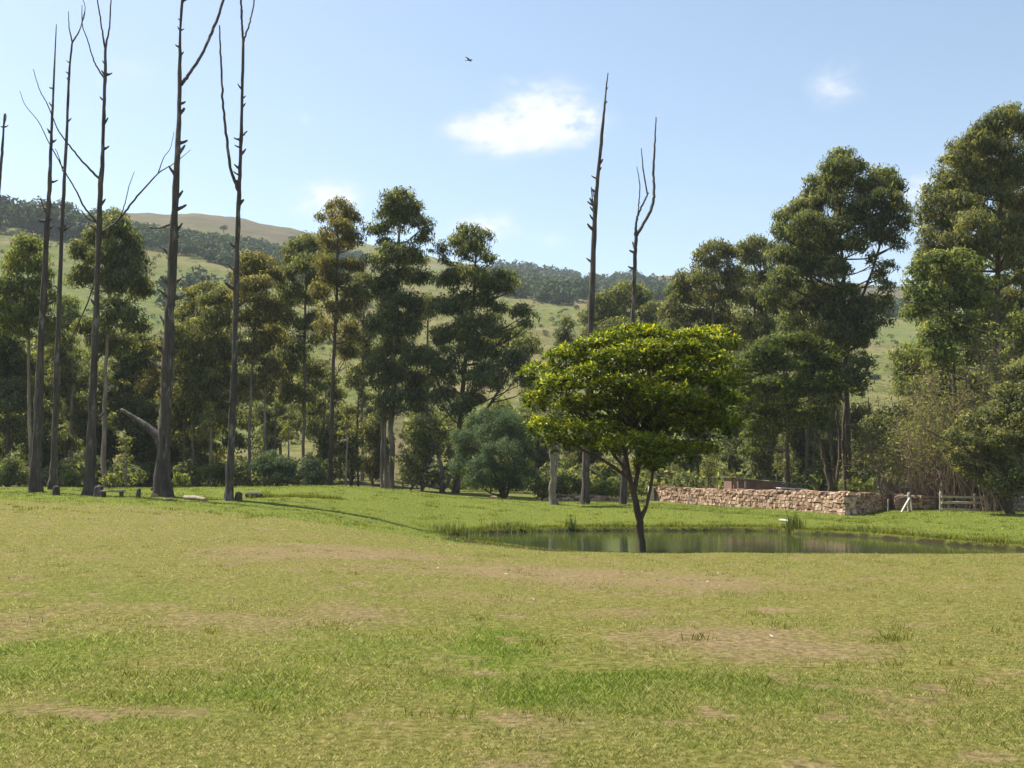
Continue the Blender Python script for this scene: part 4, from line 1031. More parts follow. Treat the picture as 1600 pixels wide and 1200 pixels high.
        V = np.stack([P - t_ * h_, P + b_ * h_ * .40 + Nn * h_ * .12 + t_ * h_ * .15, P + t_ * h_ - Nn * h_ * .15, P - b_ * h_ * .40 + Nn * h_ * .12 + t_ * h_ * .15], 1).reshape(-1, 3)
        i = np.arange(n2)[:, None] * 4
        mb.add(V, np.concatenate([i + [[0, 1, 2]], i + [[0, 2, 3]]]), {'v': np.repeat(v, 4)}); n_tot += n2
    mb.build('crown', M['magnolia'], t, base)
    print('round tree leaves', n_tot)


round_tree()


# ------------------------------------------------------------------ shrubs, scrub and far woods
def shrub(label, px, D, w_px, h_px, mat, name='shrub', cat='shrub', leaf=.08, ratio=.45, dens=.8, n_=7, group=None, sink=0):
    base = G(px, D); t = empty(name, base, label, cat, group)
    by = 0
    # picture height of the foot
    d = np.array([base[0], base[1], base[2] - EYE]); cp, sp = math.cos(PITCH), math.sin(PITCH)
    fw = d[1] * cp + d[2] * sp; up = -d[1] * sp + d[2] * cp; by = 600 - F * up / fw
    bl = []
    for i in range(n_):
        a = rng.uniform(-1, 1); h_ = rng.uniform(.25, .8) * (1 - .45 * abs(a))
        bl.append((px + a * w_px * .36, by - h_px * h_, w_px * .2 * rng.uniform(.8, 1.25), h_px * .24 * rng.uniform(.8, 1.2)))
    cen = crown_mesh(bl, D, M[mat], t, base, leaf=leaf, ratio=ratio, dens=dens, dome=min(.4, .35 * w_px / F * D), name='foliage')
    mb = MB()
    for c0 in cen: limb(mb, base + [0, 0, -.05], c0, .03, .008, -.02, 6, 5)
    mb.build('stem', M['brown_bark'], t, base)


shrub('bright yellow green shrub between the third and second whole dead trunks', 112, 68, 36, 30, 'light')
shrub('small pale shrub behind the foot of the thickest dead trunk', 283, 64, 22, 26, 'light')
shrub('small yellow green shrub by the plank bench', 172, 60, 22, 22, 'light')
shrub('dark low shrub left of the leftmost dead trunks', 15, 70, 60, 40, 'euc_dark')
shrub('olive shrub behind the slender dead trunk foot', 335, 70, 50, 40, 'euc')
shrub('dark bluish shrub at the foot of the twin pale stems', 430, 74, 60, 56, 'blue')
shrub('bluish shrub left of the straight brown trunk foot', 488, 72, 30, 60, 'blue')
shrub('grey green shrub right of the feathery tree', 846, 63, 30, 46, 'euc')
shrub('leafy green shrub behind the left dead pole', 945, 72, 60, 34, 'light')
shrub('low shrub peeping between the two dead poles', 890, 70, 50, 40, 'euc')
shrub('pale ferny shrub above the left end of the long wall', 1050, 84, 60, 40, 'olive')
shrub('dull green shrub behind the back wall stones', 1110, 84, 60, 44, 'euc')
shrub('dark shrub immediately left of the roofed hut', 1128, 80, 44, 40, 'euc_dark')
shrub('mid green bramble behind the wall corner', 1350, 72, 70, 44, 'light')
shrub('bright bramble bush behind the dark wall', 1400, 74, 70, 52, 'light')
shrub('dense dark bramble behind the gate post', 1440, 78, 80, 70, 'broad')
shrub('green bramble bush behind the left fence rails', 1476, 68, 60, 46, 'euc')
shrub('dark shrub behind the right fence rails', 1540, 66, 80, 50, 'euc_dark')
shrub('low dark weed clump at the foot of the round tree', 1010, 33.3, 20, 15, 'broad', leaf=.04, n_=4)


def twig_bush(label, px, D, wpx, top, bot, n_=70):
    """half bare bush: many fine upright twigs with a thin scatter of leaves"""
    base = G(px, D); t = empty('twiggy_bush', base, label, 'bush', 'half bare twiggy bushes at the right'); mb = MB(); tips = []
    for q in range(n_):
        tx = px + rng.normal() * wpx * .62; ty = top + rng.random() ** .8 * (bot - top) * .75 + abs(tx - px) * .6
        p0 = base + np.array([rng.normal() * .5, rng.normal() * .5, 0]); p1 = W(tx, ty, D + rng.normal() * 1.4)
        mid = p0 * .55 + p1 * .45 + np.array([rng.normal() * .5, rng.normal() * .5, rng.uniform(-.3, .5)]); m2 = p0 * .25 + p1 * .75 + rng.normal(size=3) * .35; P, R = smooth_path([p0, mid, m2, p1], [.045, .026, .014, .006], 12); P[1:] += rng.normal(size=(11, 3)) * .07
        tube(mb, P, R, 4, .05); tips += [P[-1], P[-3], P[-5]]
        for _ in range(5):
            k_ = rng.integers(5, 11); e = P[k_] + np.array([rng.normal() * .8, rng.normal() * .8, rng.uniform(-.2, .7)]); pp, rr = smooth_path([P[k_], (P[k_] + e) / 2 + rng.normal(size=3) * .06, e], [.013, .01, .005], 6); tube(mb, pp, rr, 3, 0); tips.append(e)
    mb.build('twigs', M['twig'], t, base)
    tips = np.array(tips); mb = MB(); k_ = 8; P = np.repeat(tips, k_, 0) + rng.normal(size=(len(tips) * k_, 3)) * .26
    leaf_mesh(mb, P, unit(len(P)), .085 * (.6 + .7 * rng.random(len(P))), .45, rng.random(len(P)))
    mb.build('foliage', M['olive'], t, base)


twig_bush('brown twiggy bush right of the slope gap, thin leaves', 1440, 62, 60, 540, 740, 60)
twig_bush('brown twiggy bush below the light green rounded tree', 1500, 60, 60, 510, 740, 80)
twig_bush('leafier twiggy bush below the very tall right tree', 1560, 58, 60, 490, 740, 80)
twig_bush('low straggly bush left beneath the twiggy group', 1385, 66, 44, 610, 745, 36)


def scatter_clumps(name, label, cat, pts, size, mat, leaf, n_leaf, hz=1.0):
    """many small distant crowns in one mesh"""
    mb = MB(); n_ = len(pts)
    idx = np.repeat(np.arange(n_), n_leaf); u = unit(len(idx)); u[:, 2] = np.abs(u[:, 2]) * 1.3 - .3
    s = np.asarray(size)[idx]
    lobes = unit(n_ * 4).reshape(n_, 4, 3)[idx, rng.integers(0, 4, len(idx))] * .5
    P = pts[idx] + (u * (0.62 + .25 * rng.random(len(idx)))[:, None] + lobes) * np.stack([s, s, s * hz], 1) * .62; P[:, 2] += s * hz * .45
    N_ = u * 1.0 + unit(len(idx)) * .6; N_ /= np.linalg.norm(N_, axis=1)[:, None]
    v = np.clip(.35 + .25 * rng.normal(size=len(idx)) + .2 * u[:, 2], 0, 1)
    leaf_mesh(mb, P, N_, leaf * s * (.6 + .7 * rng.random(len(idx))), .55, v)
    tag(mb.build(name, mat), label, cat, kind='stuff')


def on_hill(pxs, Ds):
    x = (pxs - 800) / F * Ds; return np.stack([x, Ds, ground(x, Ds, False)], 1)


def woods():
    # plantation bands: columns and the band of picture heights they cover
    def band(name, label, n_, cols, tops, bots, size, hz=1.2):
        px = rng.uniform(cols[0], cols[-1], n_ * 3); Dg = np.exp(rng.uniform(math.log(280), math.log(960), n_ * 3))
        p = on_hill(px, Dg)
        d = p - np.array([0, 0, EYE]); cp, sp = math.cos(PITCH), math.sin(PITCH)
        py = 600 - F * (-d[:, 1] * sp + d[:, 2] * cp) / (d[:, 1] * cp + d[:, 2] * sp)
        q = px + 22 * (fbm(p[:, 0] * .02, p[:, 1] * .02, 8) - .5)
        jig = (fbm(px * .03, Dg * .01, 12) - .5) * 14
        ok = (py > np.interp(q, cols, tops) + jig) & (py < np.interp(q, cols, bots) + jig)
        p = p[ok][:n_]
        s = size * (.7 + .6 * rng.random(len(p))) * (p[:, 1] / 500) ** .6
        scatter_clumps(name, label, 'wood', p, s, M['far'], .22, 46, hz)
        print(name, len(p))
    band('far_wood', 'dark plantation strip below the brown hilltop at the left', 1700, [150, 200, 300, 400, 490, 560], [364, 366, 378, 391, 400, 412], [368, 382, 405, 425, 440, 447], 3.6)
    band('far_wood', 'dark plantation on the hill crest left of the dead poles', 800, [760, 800, 850, 900, 918], [424, 427, 431, 442, 458], [450, 468, 474, 475, 468], 4.6)
    band('far_wood', 'small dark plantation right of the dead poles', 300, [925, 960, 1000, 1050], [448, 442, 444, 462], [462, 462, 470, 478], 4.6)
    band('far_wood', 'far strip of trees seen through the gap beside the big right tree', 200, [1340, 1400, 1480], [482, 484, 490], [500, 502, 506], 4.6)
    band('far_wood', 'grey green thicket on the middle slope behind the left dead trunks', 130, [250, 300, 370], [440, 436, 450], [490, 485, 480], 4.0)
    # line of big trees on the left crest
    px = rng.uniform(-140, 158, 110); D = rng.uniform(400, 460, 110)
    p = on_hill(px, D); s = rng.uniform(4.5, 9.5, 110)
    scatter_clumps('far_wood', 'line of tall dark trees along the left skyline', 'wood', p, s, M['far'], .12, 220, 1.15)
    # scrub on the slopes
    n_ = 3600; px = rng.uniform(-200, 1750, n_); D = np.exp(rng.uniform(math.log(105), math.log(480), n_)); p = on_hill(px, D)
    keep = fbm(p[:, 0] * .035, p[:, 1] * .035, 33) > .47
    p = p[keep]
    scatter_clumps('scrub', 'low scrubby bushes scattered over the green hillside', 'scrub', p, rng.uniform(.4, 1.4, len(p)) ** 1.3 * (p[:, 1] / 250) ** .35, M['scrub'], .2, 34, .7)
    n_ = 520; px = np.concatenate([rng.uniform(-80, 480, n_), rng.uniform(1030, 1340, n_ // 2), rng.uniform(480, 560, 50), rng.uniform(640, 860, 130)]); D = rng.uniform(98, 116, len(px)); p = on_hill(px, D)
    top = np.interp(px, [-80, 100, 250, 350, 480, 560, 700, 860, 1030, 1200, 1340], [11, 10, 7, 9, 10, 3.5, 4, 4, 11, 13, 8]) * (.75 + .5 * vnoise(px * .035, px * 0, 55)); p[:, 2] += 1 + rng.random(len(px)) ** .8 * top
    scatter_clumps('distant_wood', 'thicket of young eucalyptus filling the gaps behind the tree belt', 'wood', p, rng.uniform(.9, 1.9, len(px)), M['euc'], .1, 150, .8)
    # dark undergrowth beneath the eucalyptus belt
    n_ = 620; px = rng.uniform(-60, 1660, n_); D = rng.uniform(76, 104, n_)
    gap = ((px > 555) & (px < 640)) | ((px > 500) & (px < 700) & (rng.random(n_) < .6)); px, D = px[~gap], D[~gap]
    p = on_hill(px, D)
    scatter_clumps('undergrowth', 'dark leafy undergrowth beneath the eucalyptus belt', 'undergrowth', p, rng.uniform(.8, 2.2, len(p)), M['euc_dark'], .11, 120, .9)


woods()


def lone(label, px, D, h_px, w_px, top_jit=0):
    base = on_hill(np.array([float(px)]), np.array([float(D)]))[0]
    t = empty('hill_tree', base, label, 'tree', 'single trees far up on the hill')
    s = w_px / F * D / 2; hgt = h_px / F * D
    mb = MB(); P, R = smooth_path([base - [0, 0, .5], base + [0, 0, hgt * .6]], [s * .12, s * .05], 5); tube(mb, P, R, 5, .05); mb.build('trunk', M['brown_bark'], t, base)
    mb = MB(); n_ = 500; u = unit(n_); lob = unit(6)[rng.integers(0, 6, n_)] * .5
    P = base + np.array([0, 0, hgt * .6]) + (u * .55 + lob) * np.array([s, s, hgt * .38]); N_ = u + unit(n_) * .6; N_ /= np.linalg.norm(N_, axis=1)[:, None]
    leaf_mesh(mb, P, N_, s * .13 * (.6 + .7 * rng.random(n_)), .55, np.clip(.35 + .25 * rng.normal(size=n_), 0, 1)); mb.build('crown', M['far'], t, base)


lone('lone dark tree at the right end of the brown hilltop', 458, 700, 22, 24)
lone('smaller lone tree in the middle of the brown slope', 343, 690, 12, 14)
lone('lone tree on the crest just left of the whippy trunk', 143, 430, 42, 30)
lone('grey tree on the mid slope right of the thickest trunk', 292, 330, 26, 18)
lone('dark bush-like tree low on the slope in the right gap', 1410, 230, 24, 34)
lone('second low tree in the right gap, left of the darker one', 1368, 240, 14, 22)


# ------------------------------------------------------------------ kraal walls, hut, fence
def stone_proto(k_):
    g = np.random.default_rng(200 + k_)
    v = np.array([[x, y, z] for x in (-.5, .5) for y in (-.5, .5) for z in (-.5, .5)], float) * (1 + g.uniform(-.22, .12, (8, 3)))
    v = v + g.uniform(-.08, .08, (8, 3))
    f = np.array([[0, 1, 3, 2], [4, 6, 7, 5], [0, 4, 5, 1], [2, 3, 7, 6], [0, 2, 6, 4], [1, 5, 7, 3]])
    return v, f


PROT = [stone_proto(i) for i in range(14)]
PMESH = []
for i, (v_, f_) in enumerate(PROT):
    mb_ = MB(); mb_.add(v_, f_, {'v': np.full(8, (i * .37) % 1)}); me_ = mb_.build('stone', M['stone']); PMESH.append(me_.data); bpy.data.objects.remove(me_)


def stone_wall(label, a, b, za, zb, h_a, h_b, thick=.45, parts=0, size=(.30, .16), near_end='b', name='stone_wall', group='dry stone walls of the old kraal'):
    """wall from a to b (x, y); stones laid in uneven courses on every face"""
    a = np.array(a, float); b = np.array(b, float); L_ = np.linalg.norm(b - a); d = (b - a) / L_; nrm = np.array([d[1], -d[0]])
    ang = math.atan2(d[1], d[0])
    t = empty(name, (*a, za), label, 'wall', group)
    core = MB(); hw = thick / 2 - .05
    V = []
    for s_, z0, hh_ in ((.04, za, h_a), (L_ - .04, zb, h_b)):
        for sd_ in (-1, 1):
            for zz in (-.35, hh_ - .08):
                p = a + d * s_ + nrm * sd_ * hw; V.append([p[0], p[1], z0 + zz])
    core.add(V, [[0, 1, 3, 2], [4, 6, 7, 5], [0, 4, 5, 1], [2, 3, 7, 6], [0, 2, 6, 4], [1, 5, 7, 3]]); core.build('wall_core', M['mortar'], t, (*a, za))
    lst = []
    def face(p0, dirv, ln, out, zf, hf):
        z_ = 0.0; row = 0
        while True:
            ch = size[1] * rng.uniform(.75, 1.3); s_ = -rng.random() * .15
            top = True
            while s_ < ln:
                wd = size[0] * rng.uniform(.55, 1.45); c_ = min(max(s_ + wd / 2, 0.02), ln - .02); f_ = c_ / ln
                if z_ + ch * .6 < hf(f_) + .05 * rng.normal():
                    p = p0 + dirv * c_
                    lst.append((p[0] - out[0] * .05, p[1] - out[1] * .05, zf(f_) + z_ + ch / 2 - .06 + rng.normal() * .02, wd * .96, .2 + .07 * rng.random(), ch * .96, math.atan2(dirv[1], dirv[0]) + rng.normal() * .08))
                s_ += wd
            z_ += ch; row += 1
            if z_ > max(h_a, h_b) + .05: break
    zf = lambda f_: za + (zb - za) * f_; hf = lambda f_: h_a + (h_b - h_a) * f_
    for sg in (1, -1):
        face(a + nrm * sg * thick / 2, d, L_, nrm * sg, zf, hf)
    face(a - nrm * thick / 2, nrm, thick, -d, lambda f_: za, lambda f_: h_a); face(b - nrm * thick / 2, nrm, thick, d, lambda f_: zb, lambda f_: h_b)
    s_ = 0
    while s_ < L_:   # capping stones
        wd = size[0] * rng.uniform(.7, 1.5); c_ = min(s_ + wd / 2, L_ - .05); p = a + d * c_; f_ = c_ / L_
        lst.append((p[0], p[1], zf(f_) + hf(f_) - .03 + rng.normal() * .03, wd * .97, thick * rng.uniform(.85, 1.05), .12 * rng.uniform(.7, 1.3), ang + rng.normal() * .08)); s_ += wd
    lst.sort(key=lambda q: q[0] ** 2 + q[1] ** 2)
    rest = MB()
    fr = [q for q in lst if (q[0] - (a[0] + d[0] * 0)) * 0 == 0]
    vis = []
    for q in lst:   # stones of the side turned to the lawn come first
        rel = np.array([q[0], q[1]]) - a; side = rel @ nrm
        toward = (np.array([0, 0]) - (a + b) / 2) @ nrm
        vis.append(side * toward > 0)
    order = [q for q, v2 in zip(lst, vis) if v2] + [q for q, v2 in zip(lst, vis) if not v2]
    for i, q in enumerate(order):
        x, y, z, sx, sy, sz, r_ = q; k_ = rng.integers(0, 14)
        if i < parts:
            o = bpy.data.objects.new('stone', PMESH[k_]); COL.objects.link(o); o.parent = t; o.location = (x - a[0], y - a[1], z - za); o.rotation_euler = (0, 0, r_); o.scale = (sx, sy, sz)
        else:
            v_, f_ = PROT[k_]; cs, sn = math.cos(r_), math.sin(r_); vv = v_ * [sx, sy, sz]; vv = np.stack([vv[:, 0] * cs - vv[:, 1] * sn + x, vv[:, 0] * sn + vv[:, 1] * cs + y, vv[:, 2] + z], 1)
            rest.add(vv, f_, {'v': np.full(8, rng.random())})
    if rest.n:
        o = rest.build('stonework', M['stone'], t, (*a, za)); o['kind'] = 'stuff'
    return t


def gp(px, D): p = G(px, D); return p


def kraal():
    def hgt(py_top, p, D): return pyz(py_top, D) - p[2]
    A = gp(1022, 76); B = gp(1325, 54.5)
    stone_wall('long sunlit stone wall running from the pale end post to the near corner', A[:2], B[:2], A[2] + 0.0, B[2], hgt(762, A, 76), hgt(770, B, 54.5), parts=280)
    C_ = gp(1386, 63.0)
    d = (C_ - B)[:2]; d = d / np.linalg.norm(d)
    stone_wall('shaded stone wall going back from the near corner to the gate opening', B[:2] + d * .5, C_[:2], B[2], C_[2], hgt(771, B, 54.5), hgt(773, C_, 63), parts=80)
    E_ = gp(1392, 64.5); E2 = gp(1404, 60.2)
    stone_wall('short stone pier catching the sun beside the gate opening', E_[:2], E2[:2], E_[2], E2[2], hgt(773, E_, 64.5), hgt(774, E2, 60.2), parts=40)
    H_ = gp(1407, 60.6); I_ = gp(1466, 61.5)
    stone_wall('dark stone wall between the gate post and the rail fence', H_[:2], I_[:2], H_[2], I_[2], hgt(775, H_, 60.6), hgt(776, I_, 61.5), parts=60)
    J = gp(1470, 63.5); K = gp(1600, 66)
    stone_wall('low stone wall behind the rail fence', J[:2], K[:2], J[2], K[2], hgt(778, J, 63.5), hgt(774, K, 66), parts=0)
    L1 = gp(1028, 84); L2 = gp(1245, 72)
    stone_wall('back wall of the kraal showing above the long sunlit wall', L1[:2], L2[:2], L1[2], L2[2], hgt(757, L1, 84), hgt(762, L2, 72), parts=0)
    Q1 = gp(846, 66); Q2 = gp(932, 68)
    stone_wall('low stone wall behind the pale trunk and left dead pole', Q1[:2], Q2[:2], Q1[2], Q2[2], hgt(772, Q1, 66), hgt(775, Q2, 68), parts=30)
    Q3 = gp(936, 68.5); Q4 = gp(1000, 71)
    stone_wall('tumbled low wall behind the right dead pole', Q3[:2], Q4[:2], Q3[2], Q4[2], hgt(776, Q3, 68.5), hgt(781, Q4, 71), parts=0)
    # pale plastered end pillar
    p = gp(1016, 75.3); mb = MB(); hw, hd = .2, .28; zt = hgt(760, p, 75.3)
    V = [[p[0] + sx * (hw if zz == 0 else hw * .8), p[1] + sy * hd, p[2] + (-.3 if zz == 0 else zt)] for sx in (-1, 1) for sy in (-1, 1) for zz in (0, 1)]
    mb.add(V, [[0, 1, 3, 2], [4, 6, 7, 5], [0, 4, 5, 1], [2, 3, 7, 6], [0, 2, 6, 4], [1, 5, 7, 3]])
    tag(mb.build('end_pillar', M['pale_wood'], loc=tuple(p)), 'pale plastered pillar at the far left end of the long wall', 'pillar')


kraal()


def beam(mb, p, q, w_, h_=None, jit=.0):
    p = np.asarray(p, float); q = np.asarray(q, float); h_ = h_ or w_
    d = q - p; L_ = np.linalg.norm(d); d /= L_; s = np.cross(d, [0, 0, 1]); 
    if np.linalg.norm(s) < .1: s = np.array([1.0, 0, 0])
    s /= np.linalg.norm(s); u = np.cross(s, d)
    V = [c_ + s * a * w_ / 2 + u * b * h_ / 2 + rng.normal(size=3) * jit for c_ in (p, (p + q) / 2 + rng.normal(size=3) * min(w_, h_) * .15, q) for a, b in ((-1, -1), (1, -1), (1, 1), (-1, 1))]
    f = [[3, 2, 1, 0], [8, 9, 10, 11]] + [[o_ + i, o_ + (i + 1) % 4, o_ + 4 + (i + 1) % 4, o_ + 4 + i] for o_ in (0, 4) for i in range(4)]
    mb.add(V, f)


def hut():
    D0, D1 = 66.0, 68.6; base = G(1188, D0); z0 = base[2]
    t = empty('hut', base, 'low mud walled hut with a sagging flat sheet roof behind the long wall', 'hut')
    x0 = W(1146, 760, D0)[0]; x1 = W(1254, 760, D0)[0]; h0 = pyz(748, D0); h1 = pyz(759, D0)
    th = .2
    for (xa, ya, xb, yb) in ((x0, D0, x1, D0), (x0, D1, x1, D1), (x0, D0 + .1, x0, D1 - .1), (x1, D0 + .1, x1, D1 - .1)):
        mb = MB(); za, zb = (h0 if xa == x0 else h1), (h0 if xb == x0 else h1)
        ox, oy = (0, th / 2) if ya == yb else (th / 2, 0)
        V = [[xa - ox, ya - oy, z0 - .2], [xa - ox, ya - oy, za], [xa + ox, ya + oy, z0 - .2], [xa + ox, ya + oy, za], [xb - ox, yb - oy, z0 - .2], [xb - ox, yb - oy, zb], [xb + ox, yb + oy, z0 - .2], [xb + ox, yb + oy, zb]]
        mb.add(V, [[0, 1, 3, 2], [4, 6, 7, 5], [0, 4, 5, 1], [2, 3, 7, 6], [0, 2, 6, 4], [1, 5, 7, 3]]); mb.build('mud_wall', M['mud'], t, base)
    # roof sheets, each overlapping the next, with a little sag
    n_ = 6; ov = .25
    for i in range(n_):
        f0 = i / n_; f1 = (i + 1) / n_ + .02
        xa = x0 - ov + (x1 - x0 + 2 * ov) * f0; xb = x0 - ov + (x1 - x0 + 2 * ov) * f1; za = h0 + .06 + (h1 - h0) * f0 + rng.normal() * .012; zb = h0 + .06 + (h1 - h0) * f1 + rng.normal() * .012
        mb = MB(); ns = 10; xs = np.linspace(xa, xb, ns); zs = np.linspace(za, zb, ns) + .018 * np.sin(np.arange(ns) * 3.1) + .004 * i
        V = []
        for j in range(ns):
            for yy, dz in ((D0 - .35, 0), (D1 + .3, 0), (D0 - .35, .02), (D1 + .3, .02)): V.append([xs[j], yy, zs[j] + dz])
        f = []
        for j in range(ns - 1):
            o_ = j * 4; f += [[o_, o_ + 1, o_ + 5, o_ + 4], [o_ + 2, o_ + 6, o_ + 7, o_ + 3], [o_, o_ + 4, o_ + 6, o_ + 2], [o_ + 1, o_ + 3, o_ + 7, o_ + 5]]
        f += [[0, 2, 3, 1], [ns * 4 - 4, ns * 4 - 3, ns * 4 - 1, ns * 4 - 2]]
        mb.add(V, f); mb.build('roof_sheet', M['tin'], t, base)
    for i in range(3):
        xx = x0 + (x1 - x0) * (i + .3) / 3; mb = MB(); beam(mb, [xx, D0 - .32, h0 + (h1 - h0) * (i + .3) / 3 - .02], [xx, D1 + .25, h0 + (h1 - h0) * (i + .3) / 3 - .02], .07); mb.build('rafter', M['wood'], t, base)
    for px in (1150, 1162):
        p = G(px, D0 - .6); mb = MB(); beam(mb, [p[0], p[1], z0 - .2], [p[0] + .05, p[1], pyz(752, D0 - .6)], .08); mb.build('post', M['wood'], t, base)
    # pale shelter board to the right
    p = G(1240, 64.5); q = empty('lean_to', p, 'small pale topped shelter on posts right of the mud hut', 'shelter')
    xa = W(1219, 763, 64.5)[0]; xb = W(1262, 764, 64.5)[0]; za = pyz(762.5, 64.5); zb = pyz(764.5, 64.5)
    mb = MB(); beam(mb, [xa, 65.2, za], [xb, 65.2, zb], 1.6, .05); mb.build('top_board', M['white'], q, p)
    for xx, yy, zz in ((xa + .1, 64.7, za), (xb - .1, 64.7, zb), (xa + .1, 65.8, za), (xb - .1, 65.8, zb)):
        mb = MB(); beam(mb, [xx, yy, p[2] - .2], [xx, yy, zz - .03], .07); mb.build('leg', M['wood'], q, p)
    mb = MB(); xm = W(1240, 763, 66)[0]
    V = [[xa + (xb - xa) * f_, 66.2 + yy, z_] for f_ in (-.05, .95) for yy in (-.05, .05) for z_ in (p[2] - .2, za - .15)]
    mb.add(V, [[0, 1, 3, 2], [4, 6, 7, 5], [0, 4, 5, 1], [2, 3, 7, 6], [0, 2, 6, 4], [1, 5, 7, 3]]); mb.build('back_panel', M['mud'], q, p)


hut()


def fence():
    a = G(1466, 57.0); b = G(1600, 60.0)
    t = empty('rail_fence', a, 'wooden rail fence with pale rails right of the dark wall', 'fence')
    px = [1466, 1519, 1552, 1582, 1612]; Ds = [57 + 3 * (p - 1466) / 134 for p in px]; pp = [G(p, d) for p, d in zip(px, Ds)]
    for i, p in enumerate(pp):
        mb = MB(); wv = .17 if i == 0 else .15; top = pyz(771, Ds[i]); P, R = smooth_path([[p[0], p[1], p[2] - .2], [p[0] + .02, p[1], top + rng.normal() * .04]], [wv / 2, wv / 2.3], 6); tube(mb, P, R, 7, .08); mb.build('post', M['wood'], t, a)
    for i in range(4):
        for py in (776, 786, 796):
            z0 = pyz(py + rng.normal() * .8, Ds[i]); z1 = pyz(py + rng.normal() * .8, Ds[i + 1]); mb = MB()
            beam(mb, [pp[i][0], pp[i][1] - .1, z0], [pp[i + 1][0], pp[i + 1][1] - .1, z1], .05, .11, .008); mb.build('rail', M['pale_wood'], t, a)
    # short board screen near the right end
    for k_ in range(5):
        px_ = 1566 + k_ * 3.2; p = G(px_, 59.0); mb = MB(); beam(mb, [p[0], p[1], p[2] - .1], [p[0] + .01, p[1], pyz(786 + rng.normal(), 59.0)], .09, .03, .004); mb.build('paling', M['pale_wood'], t, a)
    # gate post with a diagonal brace
    g = G(1417, 57.5); q = empty('gate_post', g, 'gate post with a pale diagonal brace leaning against it', 'post')
    mb = MB(); P, R = smooth_path([[g[0], g[1], g[2] - .2], [g[0] + .02, g[1], pyz(770, 57.5)]], [.11, .09], 6); tube(mb, P, R, 8, .06); mb.build('upright', M['wood'], q, g)
    f_ = G(1405, 57.2); mb = MB(); beam(mb, [f_[0], f_[1], f_[2]], [g[0], g[1] - .12, pyz(778, 57.5)], .07, .07); mb.build('brace', M['white'], q, g)
    f_ = G(1421, 57.3); mb = MB(); beam(mb, [f_[0], f_[1], f_[2]], [g[0] + .05, g[1] - .12, pyz(779, 57.5)], .05, .05); mb.build('brace', M['pale_wood'], q, g)
    p = G(1384, 57.8); mb = MB(); P, R = smooth_path([[p[0], p[1], p[2] - .2], [p[0] + .03, p[1], pyz(780, 57.8)]], [.05, .04], 5); tube(mb, P, R, 6, .06)
    tag(mb.build('stake', M['wood'], loc=tuple(p)), 'thin leaning stake left of the gate post', 'stake')
    # the top wire pole between them
    mb = MB(); q0 = np.array([W(1400, 779, 57.6)[0], 57.6, pyz(780, 57.6)]); beam(mb, q0, [g[0], g[1] + .12, pyz(775, 57.5)], .04, .04); mb.build('cross_rail', M['wood'], q, g)
    # T shaped post
    p = G(1417, 62.5); t2 = empty('crossbar_post', p, 'slim post with a short pale crossbar behind the gate post', 'post')
    mb = MB(); beam(mb, [p[0], p[1], p[2] - .2], [p[0], p[1], pyz(761, 62.5)], .07); mb.build('upright', M['wood'], t2, p)
    mb = MB(); a_ = W(1409, 761, 62.4); b_ = W(1425, 761.5, 62.4); beam(mb, a_, b_, .06, .07); mb.build('crossbar', M['pale_wood'], t2, p)
    # thin iron stakes by the long wall
    for px_, D, tp, lab in ((1074, 62, 774, 'thin rusty stake in the grass before the long wall'), (1211, 66, 742, 'thin pole rising beside the hut roof'), (730, 57, 776, 'thin dark stake on the bank left of the feathery tree')):
        p = G(px_, D); mb = MB(); P, R = smooth_path([[p[0], p[1], p[2] - .15], [p[0] + .02, p[1], pyz(tp, D)]], [.03, .025], 5); tube(mb, P, R, 5, .03)
        tag(mb.build('stake', M['tin'], loc=tuple(p)), lab, 'stake')
    a_ = G(1216, 49.6); b_ = G(1238, 48.8); mb = MB(); beam(mb, a_ + [0, 0, .07], b_ + [0, 0, .07], .16, .05)
    tag(mb.build('plank', M['white'], loc=tuple(a_)), 'pale plank lying on the grass below the long wall', 'plank')


fence()


